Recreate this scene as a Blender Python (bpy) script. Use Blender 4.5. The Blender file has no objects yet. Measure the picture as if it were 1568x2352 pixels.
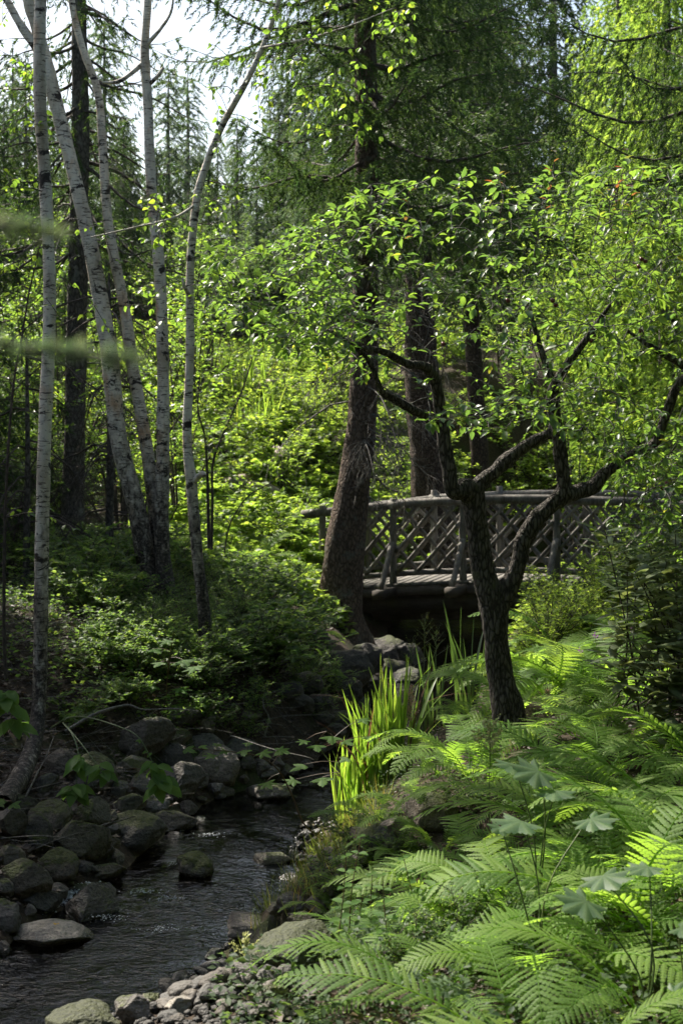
import bpy, bmesh, math, random
import numpy as np
from mathutils import Matrix, Vector
random.seed(11)
R = np.random.default_rng(11)
S = bpy.context.scene
COL = S.collection

# ---------------------------------------------------------------- camera
# pixel frame used for measuring: 1568 x 2352, horizon at row 1000
FPX, CX, HZ, EYE = 3267.0, 784.0, 1000.0, 2.6
cam_d = bpy.data.cameras.new('camera')
cam = bpy.data.objects.new('camera', cam_d); COL.objects.link(cam)
cam.location = (0, 0, EYE); cam.rotation_euler = (math.pi/2, 0, 0)
cam_d.sensor_fit = 'VERTICAL'; cam_d.sensor_height = 36.0; cam_d.lens = 36.0*FPX/2352
cam_d.shift_y = -(1176-HZ)/2352
cam_d.clip_start = 0.05; cam_d.clip_end = 2000
cam_d.dof.use_dof = True; cam_d.dof.focus_distance = 7.5; cam_d.dof.aperture_fstop = 5.6
S.camera = cam

# ---------------------------------------------------------------- sky, sun, exposure
SUN_AZ, SUN_EL = math.radians(-42), math.radians(47)     # azimuth from +Y, negative to the left
sdir = Vector((math.sin(SUN_AZ)*math.cos(SUN_EL), math.cos(SUN_AZ)*math.cos(SUN_EL), math.sin(SUN_EL)))
W = bpy.data.worlds.new('World'); S.world = W; W.use_nodes = True
nt = W.node_tree; nt.nodes.clear()
sky = nt.nodes.new('ShaderNodeTexSky'); sky.sky_type = 'NISHITA'; sky.sun_disc = False
sky.sun_elevation = SUN_EL; sky.sun_rotation = SUN_AZ
sky.air_density = 1.2; sky.dust_density = 3.0; sky.ozone_density = 1.0
bg = nt.nodes.new('ShaderNodeBackground'); bg.inputs['Strength'].default_value = 0.09
wo = nt.nodes.new('ShaderNodeOutputWorld')
nt.links.new(sky.outputs[0], bg.inputs[0]); nt.links.new(bg.outputs[0], wo.inputs[0])
sl = bpy.data.lights.new('sun', 'SUN'); sl.energy = 5.0; sl.angle = math.radians(0.5); sl.color = (1.0, 0.94, 0.82)
so = bpy.data.objects.new('sun', sl); COL.objects.link(so)
so.rotation_euler = sdir.to_track_quat('Z', 'Y').to_euler()
S.view_settings.view_transform = 'Standard'; S.view_settings.look = 'None'
S.view_settings.exposure = 1.32; S.view_settings.gamma = 1.0; S.view_settings.use_curve_mapping = False
cy = S.cycles
cy.max_bounces = 6; cy.diffuse_bounces = 3; cy.glossy_bounces = 3; cy.transmission_bounces = 4
cy.transparent_max_bounces = 8; cy.sample_clamp_indirect = 6.0; cy.caustics_reflective = False; cy.caustics_refractive = False
cy.use_denoising = True; cy.use_adaptive_sampling = True; cy.adaptive_threshold = 0.02

# ---------------------------------------------------------------- helpers
def P(x, y, d): return np.array(((x-CX)*d/FPX, d, EYE-(y-HZ)*d/FPX))
def nrm(v): v = np.asarray(v, float); return v/(np.linalg.norm(v, axis=-1, keepdims=True)+1e-12)
def sstep(x): x = np.clip(x, 0, 1); return x*x*(3-2*x)
_lat = np.random.default_rng(3).random((64, 64, 64))
def vn3(p, seed=0):
    p = np.asarray(p, float)+seed*7.31; i = np.floor(p).astype(int); f = p-i; f = f*f*(3-2*f)
    i0 = i & 63; i1 = (i+1) & 63
    def g(a, b, c): return _lat[a, b, c]
    x0, y0, z0 = i0[..., 0], i0[..., 1], i0[..., 2]; x1, y1, z1 = i1[..., 0], i1[..., 1], i1[..., 2]
    fx, fy, fz = f[..., 0], f[..., 1], f[..., 2]
    a = g(x0, y0, z0)*(1-fx)+g(x1, y0, z0)*fx; b = g(x0, y1, z0)*(1-fx)+g(x1, y1, z0)*fx
    c = g(x0, y0, z1)*(1-fx)+g(x1, y0, z1)*fx; d = g(x0, y1, z1)*(1-fx)+g(x1, y1, z1)*fx
    return ((a*(1-fy)+b*fy)*(1-fz)+(c*(1-fy)+d*fy)*fz)*2-1
def fbm(p, o=3, seed=0):
    p = np.asarray(p, float); s = 0; a = 1.0
    for k in range(o): s = s+a*vn3(p*2**k, seed+k); a *= .5
    return s
def xy3(x, y, s): return np.stack([np.asarray(x)*s, np.asarray(y)*s, np.zeros_like(x)], -1)

class Geo:
    def __init__(s): s.v = []; s.f = []; s.r = []; s.n = 0; s.m = []
    def add(s, v, f, r=0.0, mat=0):
        v = np.asarray(v, float).reshape(-1, 3); f = np.asarray(f, int)
        s.v.append(v); s.f.append(f+s.n); s.m.append(np.full(len(f), mat))
        s.r.append(np.broadcast_to(np.asarray(r, float), (len(v),)).copy()); s.n += len(v)
        return s
    def mesh(s, name, mats, smooth=False):
        me = bpy.data.meshes.new(name)
        V = np.concatenate(s.v) if s.v else np.zeros((0, 3))
        me.vertices.add(len(V)); me.vertices.foreach_set('co', V.astype(np.float32).ravel())
        nl = sum(f.size for f in s.f); npoly = sum(len(f) for f in s.f)
        me.loops.add(nl); me.polygons.add(npoly)
        me.loops.foreach_set('vertex_index', np.concatenate([f.ravel() for f in s.f]).astype(np.int32))
        tot = np.concatenate([np.full(len(f), f.shape[1]) for f in s.f])
        st = np.concatenate([[0], np.cumsum(tot)[:-1]])
        me.polygons.foreach_set('loop_start', st.astype(np.int32))
        me.polygons.foreach_set('material_index', np.concatenate(s.m).astype(np.int32))
        me.update(calc_edges=True); me.validate()
        at = me.attributes.new('rnd', 'FLOAT', 'POINT'); at.data.foreach_set('value', np.concatenate(s.r).astype(np.float32))
        for m in (mats if isinstance(mats, (list, tuple)) else [mats]): me.materials.append(m)
        if smooth: me.polygons.foreach_set('use_smooth', np.ones(npoly, bool))
        return me
    def build(s, name, mats, parent=None, smooth=False, loc=None):
        return link(name, s.mesh(name, mats, smooth), parent, loc)
def link(name, me, parent=None, loc=None, mw=None):
    o = bpy.data.objects.new(name, me); COL.objects.link(o)
    if parent is not None: o.parent = parent
    if loc is not None: o.location = loc
    if mw is not None: o.matrix_local = mw
    return o
def tag(o, label=None, cat=None, group=None, kind=None):
    if label: o['label'] = label
    if cat: o['category'] = cat
    if group: o['group'] = group
    if kind: o['kind'] = kind
    return o
def thing(name, label, cat, loc=(0, 0, 0), group=None, rz=0.0, sc=1.0):
    o = bpy.data.objects.new(name, None); COL.objects.link(o); o.empty_display_size = .1
    o.location = loc; o.rotation_euler = (0, 0, rz); o.scale = (sc,)*3 if np.isscalar(sc) else sc
    return tag(o, label, cat, group)

def catmull(pts, n):
    p = np.asarray(pts, float)
    if len(p) == 2: return p[0]+(p[1]-p[0])*np.linspace(0, 1, n)[:, None]
    p = np.vstack([2*p[0]-p[1], p, 2*p[-1]-p[-2]]); m = len(p)-3
    t = np.linspace(0, m-1e-6, n); i = t.astype(int); f = (t-i)[:, None]
    a, b, c, d = p[i], p[i+1], p[i+2], p[i+3]
    return .5*((2*b)+(-a+c)*f+(2*a-5*b+4*c-d)*f*f+(-a+3*b-3*c+d)*f**3)
def tube(path, rad, sides=8, gnarl=0.0, gscale=6.0, seed=0, cap=True, zs=1.0):
    p = np.asarray(path, float); n = len(p); rad = np.broadcast_to(np.asarray(rad, float), (n,))
    t = nrm(np.gradient(p, axis=0))
    up = np.array((0., 0, 1)) if abs(t[0][2]) < .9 else np.array((1., 0, 0))
    a = nrm(np.cross(t[0], up)); A = np.zeros((n, 3))
    for i in range(n):
        a = a-t[i]*np.dot(a, t[i]); a = a/(np.linalg.norm(a)+1e-9); A[i] = a
    B = np.cross(t, A)
    th = np.linspace(0, 2*math.pi, sides, endpoint=False)
    dirs = A[:, None]*np.cos(th)[None, :, None]+B[:, None]*np.sin(th)[None, :, None]
    rr = rad[:, None]
    V = p[:, None]+dirs*rr[..., None]
    if gnarl:
        q = V*np.array((gscale, gscale, gscale*zs))
        V = V+dirs*(fbm(q, 3, seed)*gnarl)[..., None]*rr[..., None]
    V = V.reshape(-1, 3)
    i = np.arange(n-1)[:, None]*sides; j = np.arange(sides)[None]; k = (j+1) % sides
    F = np.stack([i+j, i+k, i+sides+k, i+sides+j], -1).reshape(-1, 4)
    return V, F
def caps(path, sides):  # fan end faces as triangles for a tube
    n = len(path); F = []
    for base, fl in ((0, 1), ((n-1)*sides, 0)):
        for k in range(1, sides-1):
            F.append((base, base+k+1, base+k) if fl else (base, base+k, base+k+1))
    return np.array(F)
def add_tube(g, path, rad, sides=8, gnarl=0.0, gscale=6.0, seed=0, cap=False, r=0.0, mat=0, zs=1.0):
    V, F = tube(path, rad, sides, gnarl, gscale, seed, zs=zs); n0 = g.n
    g.add(V, F, r, mat)
    if cap:
        g.f.append(caps(path, sides)+n0); g.m.append(np.full(len(g.f[-1]), mat))
def box(g, c, ax, ay, az, hx, hy, hz, r=0.0, bev=0.0):
    c = np.asarray(c, float); V = []
    for sz in (-1, 1):
        for sx, sy in ((-1, -1), (1, -1), (1, 1), (-1, 1)):
            V.append(c+np.asarray(ax)*hx*sx+np.asarray(ay)*hy*sy+np.asarray(az)*hz*sz)
    g.add(V, [(3, 2, 1, 0), (4, 5, 6, 7), (0, 1, 5, 4), (1, 2, 6, 5), (2, 3, 7, 6), (3, 0, 4, 7)], r)
# leaf templates: y along the leaf, x across, z up
L4 = (np.array([(0, 0, 0), (0, .5, -.02), (0, 1, -.1), (-.5, .45, .08), (.5, .45, .08)]),
      np.array([(0, 1, 3), (0, 4, 1), (1, 2, 3), (1, 4, 2)]))
L8 = (np.array([(0, 0, 0), (0, .35, -.03), (0, .7, -.05), (0, 1, -.16), (-.43, .26, .07), (-.42, .58, .06), (.43, .26, .07), (.42, .58, .06),
                (-.2, .86, -.06), (.2, .86, -.06)]),
      np.array([(0, 1, 4), (0, 6, 1), (4, 1, 5), (1, 2, 5), (1, 6, 7), (1, 7, 2), (5, 2, 8), (2, 3, 8), (2, 7, 9), (2, 9, 3)]))
def tuft_template(k=7, w=.07, spread=.42, seed=1):
    rs = np.random.default_rng(seed); V = []; F = []
    for i in range(k):
        ph = i*2.4+rs.random(); y0 = i/k*.75; rad = spread*(.8+.4*rs.random())
        d = np.array((math.cos(ph), 0, math.sin(ph))); s = np.cross(d, (0, 1, 0))
        b = np.array((0, y0, 0)); tip = b+d*rad+np.array((0, .42, 0))
        n = len(V); V += [b-s*w, b+s*w, tip]; F.append((n, n+1, n+2))
    return np.array(V), np.array(F)
TUFT = tuft_template(8, .075, .40)
TUFT_FAR = tuft_template(7, .12, .42, 2)
def basis(d, up):
    d = nrm(d); x = nrm(np.cross(d, up)); z = np.cross(x, d)
    return np.stack([x, d, z], -1)      # columns
def leaves(g, tpl, pos, d, up, size, wid=.6, r=None, mat=0):
    tv, tf = tpl; pos = np.asarray(pos, float); n = len(pos)
    if n == 0: return
    B = basis(d, up); size = np.broadcast_to(np.asarray(size, float), (n,))
    lv = tv*np.array((wid, 1, 1))
    V = np.einsum('nij,kj->nki', B, lv)*size[:, None, None]+pos[:, None]
    F = (np.arange(n)*len(tv))[:, None, None]+tf[None]
    rr = R.random(n) if r is None else np.asarray(r)
    g.add(V.reshape(-1, 3), F.reshape(-1, tf.shape[1]), np.repeat(rr, len(tv)), mat)
def rot_to(d, up, pos, sc):
    B = basis(np.asarray(d, float), np.asarray(up, float)); M = Matrix.Identity(4)
    for i in range(3):
        for j in range(3): M[i][j] = B[i][j]*sc
        M[i][3] = pos[i]
    return M

# ---------------------------------------------------------------- materials
def mk(name):
    m = bpy.data.materials.new(name); m.use_nodes = True; t = m.node_tree; t.nodes.clear()
    return m, t, (lambda ty, **kw: _node(t, ty, kw)), t.links.new
def _node(t, ty, kw):
    n = t.nodes.new('ShaderNode'+ty)
    for k, v in kw.items():
        if hasattr(n, k): setattr(n, k, v)
        else: n.inputs[k.replace('_', ' ')].default_value = v
    return n
def ramp(N, stops):
    c = N('ValToRGB'); e = c.color_ramp.elements
    while len(e) < len(stops): e.new(.5)
    for el, (p, col) in zip(e, stops): el.position = p; el.color = (*col, 1) if len(col) == 3 else col
    return c
def coords(N, L, scale, kind='Object'):
    tc = N('TexCoord'); mp = N('Mapping'); mp.inputs['Scale'].default_value = scale if not np.isscalar(scale) else (scale,)*3
    L(tc.outputs[kind], mp.inputs[0]); return mp.outputs[0]
def noise(N, L, vec, sc, det=4, rough=.55, dist=0):
    n = N('TexNoise'); n.inputs['Scale'].default_value = sc; n.inputs['Detail'].default_value = det
    n.inputs['Roughness'].default_value = rough; n.inputs['Distortion'].default_value = dist
    if vec is not None: L(vec, n.inputs['Vector'])
    return n
def mixc(N, L, fac, a, b, mode='MIX'):
    m = N('Mix', data_type='RGBA', blend_type=mode)
    for i, s in ((0, fac), (6, a), (7, b)):
        if hasattr(s, 'links'): L(s, m.inputs[i])
        elif i == 0: m.inputs[0].default_value = s
        else: m.inputs[i].default_value = (*s, 1)
    return m.outputs[2]
def out(N, L, sh): o = N('OutputMaterial'); L(sh, o.inputs[0])

def leaf_mat(name, stops, tcol, trans=.45, rough=.42, spec=.5, veins=0.0, obj_rand=True):
    m, t, N, L = mk(name)
    at = N('Attribute'); at.attribute_name = 'rnd'; fac = at.outputs['Fac']
    if obj_rand:
        oi = N('ObjectInfo'); a = N('Math', operation='ADD'); L(fac, a.inputs[0]); L(oi.outputs['Random'], a.inputs[1])
        f = N('Math', operation='FRACT'); L(a.outputs[0], f.inputs[0]); fac = f.outputs[0]
    stops = [(p_, (min(1, q[0]*1.04), q[1]*.88, q[2]*1.3)) for p_, q in stops] if trans > .2 and name not in ('plume', 'pink_plume', 'white_petal', 'purple_petal', 'orange_petal') else stops
    c = ramp(N, stops); L(fac, c.inputs[0]); base = c.outputs[0]
    if veins:
        nz = noise(N, L, coords(N, L, 1.0), 60*veins, 2)
        v = N('Math', operation='MULTIPLY_ADD'); L(nz.outputs[0], v.inputs[0]); v.inputs[1].default_value = .6; v.inputs[2].default_value = .7
        base = mixc(N, L, 1.0, base, v.outputs[0], 'MULTIPLY')
    b = N('BsdfPrincipled'); L(base, b.inputs['Base Color']); b.inputs['Roughness'].default_value = rough
    b.inputs['Specular IOR Level'].default_value = spec
    tr = N('BsdfTranslucent'); L(mixc(N, L, 1.0, base, tcol, 'MULTIPLY'), tr.inputs[0])
    mx = N('MixShader'); mx.inputs[0].default_value = trans; L(b.outputs[0], mx.inputs[1]); L(tr.outputs[0], mx.inputs[2])
    out(N, L, mx.outputs[0]); return m
T = (5.0, 4.6, 2.3)   # light passing a leaf is yellower and stronger than what it reflects
M = {}
M['apple_leaf'] = leaf_mat('apple_leaf', [(0, (.035, .085, .02)), (.5, (.055, .12, .022)), (.98, (.075, .15, .02)), (1, (.13, .16, .02))], T, .42, .4, .45)
M['red_leaf'] = leaf_mat('red_leaf', [(0, (.13, .045, .015)), (.6, (.12, .08, .02)), (1, (.09, .13, .02))], (3.2, 3, 2), .45, .3)
M['maple_leaf'] = leaf_mat('maple_leaf', [(0, (.05, .12, .025)), (1, (.08, .17, .03))], T, .5, .6, .12)
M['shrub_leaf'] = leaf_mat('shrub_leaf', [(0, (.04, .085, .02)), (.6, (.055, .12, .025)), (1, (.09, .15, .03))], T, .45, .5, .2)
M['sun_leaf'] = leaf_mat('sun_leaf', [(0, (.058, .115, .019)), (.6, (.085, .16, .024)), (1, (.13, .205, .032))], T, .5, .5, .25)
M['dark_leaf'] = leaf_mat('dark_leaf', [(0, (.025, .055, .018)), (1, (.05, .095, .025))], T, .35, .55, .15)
M['rhodo_leaf'] = leaf_mat('rhodo_leaf', [(0, (.06, .1, .035)), (1, (.1, .145, .05))], T, .28, .3, .5)
M['birch_leaf'] = leaf_mat('birch_leaf', [(0, (.045, .1, .015)), (.7, (.068, .145, .02)), (1, (.11, .18, .02))], T, .52, .4)
M['fern'] = leaf_mat('fern', [(0, (.07, .155, .022)), (.6, (.105, .21, .03)), (1, (.15, .26, .045))], (3.6, 3.5, 1.6), .5, .55, .15)
M['iris'] = leaf_mat('iris', [(0, (.06, .13, .018)), (.7, (.09, .18, .022)), (1, (.13, .2, .03))], T, .5, .4)
M['palm_leaf'] = leaf_mat('palm_leaf', [(0, (.045, .1, .032)), (.4, (.06, .12, .04)), (1, (.1, .17, .055))], (4.2, 4.2, 2.0), .42, .5, .3, veins=.4, obj_rand=False)
M['grass'] = leaf_mat('grass', [(0, (.04, .075, .015)), (.8, (.07, .11, .02)), (1, (.16, .14, .04))], T, .45, .5)
M['needle'] = leaf_mat('needle', [(0, (.018, .042, .014)), (.6, (.03, .062, .017)), (1, (.05, .085, .022))], (4, 4.2, 2.0), .32, .55, .2)
M['needle_pale'] = leaf_mat('needle_pale', [(0, (.04, .07, .035)), (.7, (.06, .095, .045)), (1, (.09, .12, .055))], (3.6, 4, 2.4), .38, .55, .2)
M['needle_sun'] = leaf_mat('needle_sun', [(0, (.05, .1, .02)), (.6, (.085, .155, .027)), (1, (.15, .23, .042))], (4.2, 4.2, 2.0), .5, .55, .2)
M['litter'] = leaf_mat('litter', [(0, (.03, .02, .013)), (.8, (.06, .042, .026)), (1, (.16, .11, .065))], (2, 2, 2), .15, .6)
M['plume'] = leaf_mat('plume', [(0, (.24, .27, .1)), (1, (.4, .4, .2))], (1.4, 1.4, 1.2), .4, .6)
M['pink_plume'] = leaf_mat('pink_plume', [(0, (.4, .24, .2)), (1, (.55, .4, .32))], (1.2, 1.1, 1.0), .4, .6)
M['white_petal'] = leaf_mat('white_petal', [(0, (.6, .5, .45)), (1, (.75, .7, .62))], (1.1, 1.1, 1.1), .4, .6)
M['purple_petal'] = leaf_mat('purple_petal', [(0, (.2, .06, .25)), (1, (.35, .15, .4))], (1.6, 1.4, 1.6), .4, .6)
M['orange_petal'] = leaf_mat('orange_petal', [(0, (.6, .1, .04)), (1, (.7, .25, .1))], (1.3, 1.1, 1), .4, .6)

def bark(name, stops, scale, bump=.6, zs=.35, rough=.85, lichen=None, dist=.01):
    m, t, N, L = mk(name)
    vec = coords(N, L, (1, 1, zs)); vo = N('TexVoronoi'); vo.feature = 'DISTANCE_TO_EDGE'; vo.inputs['Scale'].default_value = scale
    w = noise(N, L, vec, scale*.6, 3); vv = N('MixRGB') if False else None
    add = N('VectorMath', operation='ADD'); sc = N('VectorMath', operation='SCALE'); sc.inputs['Scale'].default_value = 1.2/scale
    L(w.outputs['Color'], sc.inputs[0]); L(vec, add.inputs[0]); L(sc.outputs[0], add.inputs[1]); L(add.outputs[0], vo.inputs['Vector'])
    nz = noise(N, L, vec, scale*1.7, 6, .65)
    mr = N('MapRange'); L(vo.outputs[0], mr.inputs[0]); mr.inputs[2].default_value = .22
    mul = N('Math', operation='MULTIPLY_ADD'); L(mr.outputs[0], mul.inputs[0]); mul.inputs[1].default_value = .55; L(nz.outputs[0], mul.inputs[2])
    hs = N('Math', operation='MULTIPLY'); L(mul.outputs[0], hs.inputs[0]); hs.inputs[1].default_value = .75
    c = ramp(N, stops); L(hs.outputs[0], c.inputs[0]); col = c.outputs[0]
    if lichen:
        ln = noise(N, L, coords(N, L, 1), lichen[1], 5, .6); lr = ramp(N, [(lichen[2], (0, 0, 0)), (lichen[2]+.1, (1, 1, 1))]); L(ln.outputs[0], lr.inputs[0])
        col = mixc(N, L, lr.outputs[0], col, lichen[0])
    b = N('BsdfPrincipled'); L(col, b.inputs['Base Color']); b.inputs['Roughness'].default_value = rough
    b.inputs['Specular IOR Level'].default_value = .25
    bp = N('Bump'); bp.inputs['Strength'].default_value = bump; bp.inputs['Distance'].default_value = dist*2
    L(mul.outputs[0], bp.inputs['Height']); L(bp.outputs[0], b.inputs['Normal']); out(N, L, b.outputs[0]); return m
M['spruce_bark'] = bark('spruce_bark', [(.25, (.02, .014, .01)), (.55, (.085, .058, .042)), (.85, (.16, .115, .085))], 26, .9, .5, lichen=((.13, .125, .1), 5, .56))
M['dark_bark'] = bark('dark_bark', [(.25, (.01, .007, .005)), (.55, (.045, .03, .022)), (.85, (.09, .062, .046))], 26, .9, .5)
M['grey_bark'] = bark('grey_bark', [(.25, (.03, .026, .022)), (.6, (.1, .09, .078)), (.9, (.17, .155, .135))], 24, .8, .5, lichen=((.2, .2, .17), 7, .57))
M['apple_bark'] = bark('apple_bark', [(.3, (.014, .012, .01)), (.55, (.06, .05, .041)), (.85, (.17, .15, .13))], 46, 1.0, .3, lichen=((.12, .12, .07), 6, .6), dist=.012)
M['twig'] = bark('twig', [(.2, (.03, .024, .02)), (.9, (.11, .09, .075))], 40, .3)
M['dead_twig'] = bark('dead_twig', [(.2, (.06, .055, .048)), (.9, (.2, .185, .165))], 40, .3)
M['stem'] = leaf_mat('stem', [(0, (.06, .1, .03)), (1, (.1, .13, .04))], (1.5, 1.5, 1), .1, .5)
M['red_stem'] = leaf_mat('red_stem', [(0, (.08, .04, .02)), (1, (.11, .07, .03))], (1.5, 1.5, 1), .05, .5)

def birch_bark():
    m, t, N, L = mk('birch_bark')
    oi = N('ObjectInfo'); off = N('Math', operation='MULTIPLY'); L(oi.outputs['Random'], off.inputs[0]); off.inputs[1].default_value = 31.0
    tc = N('TexCoord'); sh = N('VectorMath', operation='ADD'); L(tc.outputs['Object'], sh.inputs[0]); L(off.outputs[0], sh.inputs[1])
    def mp(sc): q = N('Mapping'); q.inputs['Scale'].default_value = sc; L(sh.outputs[0], q.inputs[0]); return q.outputs[0]
    a = noise(N, L, mp((9, 9, 60)), 1.3, 3, .6, .3); ra = ramp(N, [(.57, (0, 0, 0)), (.63, (1, 1, 1))]); L(a.outputs[0], ra.inputs[0])
    b_ = noise(N, L, mp((5, 5, 9)), 1.2, 5, .7, .5); rb = ramp(N, [(.57, (0, 0, 0)), (.615, (1, 1, 1))]); L(b_.outputs[0], rb.inputs[0])
    c_ = noise(N, L, mp((3, 3, 1.6)), 1.1, 4, .65)
    tint = ramp(N, [(.32, (.38, .31, .23)), (.45, (.6, .53, .43)), (.56, (.74, .68, .58)), (.68, (.54, .36, .23))]); L(c_.outputs[0], tint.inputs[0])
    col = mixc(N, L, ra.outputs[0], tint.outputs[0], (.13, .1, .08)); col = mixc(N, L, rb.outputs[0], col, (.035, .028, .023))
    sp = N('SeparateXYZ'); L(tc.outputs['Object'], sp.inputs[0])
    hz = N('MapRange'); L(sp.outputs[2], hz.inputs[0]); hz.inputs[1].default_value = .35; hz.inputs[2].default_value = 1.9; hz.inputs[3].default_value = 1.15; hz.inputs[4].default_value = -.12
    pl = noise(N, L, mp((14, 14, 8)), 1.6, 5, .65, .4)
    s1 = N('Math', operation='MULTIPLY_ADD'); L(pl.outputs[0], s1.inputs[0]); s1.inputs[1].default_value = 3.0; s1.inputs[2].default_value = -1.5
    s2 = N('Math', operation='ADD'); L(hz.outputs[0], s2.inputs[0]); L(s1.outputs[0], s2.inputs[1]); s2.use_clamp = True
    fn = noise(N, L, mp((20, 20, 26)), 2, 4, .7); foot = ramp(N, [(.38, (.014, .011, .009)), (.54, (.06, .048, .038)), (.68, (.2, .17, .14))]); L(fn.outputs[0], foot.inputs[0])
    col = mixc(N, L, s2.outputs[0], col, foot.outputs[0])
    p = N('BsdfPrincipled'); L(col, p.inputs['Base Color']); p.inputs['Roughness'].default_value = .65; p.inputs['Specular IOR Level'].default_value = .25
    h = N('Math', operation='MULTIPLY_ADD'); L(s2.outputs[0], h.inputs[0]); h.inputs[1].default_value = .7; L(fn.outputs[0], h.inputs[2])
    bp = N('Bump'); bp.inputs['Strength'].default_value = .8; bp.inputs['Distance'].default_value = .012; L(h.outputs[0], bp.inputs['Height']); L(bp.outputs[0], p.inputs['Normal'])
    out(N, L, p.outputs[0]); return m
M['birch_bark'] = birch_bark()

def wood_mat(name, stops, axis_scale):
    m, t, N, L = mk(name)
    oi = N('ObjectInfo'); vec = coords(N, L, axis_scale)
    ad = N('VectorMath', operation='ADD'); L(vec, ad.inputs[0]); cmb = N('CombineXYZ')
    mu = N('Math', operation='MULTIPLY'); L(oi.outputs['Random'], mu.inputs[0]); mu.inputs[1].default_value = 37
    L(mu.outputs[0], cmb.inputs[0]); L(mu.outputs[0], cmb.inputs[1]); L(cmb.outputs[0], ad.inputs[1])
    n = noise(N, L, ad.outputs[0], 1.0, 6, .65, .6); n2 = noise(N, L, ad.outputs[0], .15, 4, .6)
    c = ramp(N, stops); mixn = N('Math', operation='MULTIPLY_ADD'); L(n.outputs[0], mixn.inputs[0]); mixn.inputs[1].default_value = .6
    m2 = N('Math', operation='MULTIPLY'); L(n2.outputs[0], m2.inputs[0]); m2.inputs[1].default_value = .4; L(m2.outputs[0], mixn.inputs[2])
    L(mixn.outputs[0], c.inputs[0])
    v = N('Math', operation='MULTIPLY_ADD'); L(oi.outputs['Random'], v.inputs[0]); v.inputs[1].default_value = .5; v.inputs[2].default_value = .75
    col = mixc(N, L, 1.0, c.outputs[0], v.outputs[0], 'MULTIPLY')
    b = N('BsdfPrincipled'); L(col, b.inputs['Base Color']); b.inputs['Roughness'].default_value = .8; b.inputs['Specular IOR Level'].default_value = .3
    bp = N('Bump'); bp.inputs['Strength'].default_value = .5; bp.inputs['Distance'].default_value = .006; L(n.outputs[0], bp.inputs['Height']); L(bp.outputs[0], b.inputs['Normal'])
    out(N, L, b.outputs[0]); return m
WS = [(.32, (.045, .04, .035)), (.5, (.14, .128, .112)), (.66, (.29, .27, .24))]
M['wood'] = wood_mat('weathered_wood', WS, (28, 28, 5))
M['plank'] = wood_mat('deck_plank', WS, (6, 28, 28))
M['beam'] = wood_mat('old_beam', [(.3, (.035, .028, .022)), (.5, (.07, .058, .047)), (.7, (.11, .095, .08))], (4, 28, 28))

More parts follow.
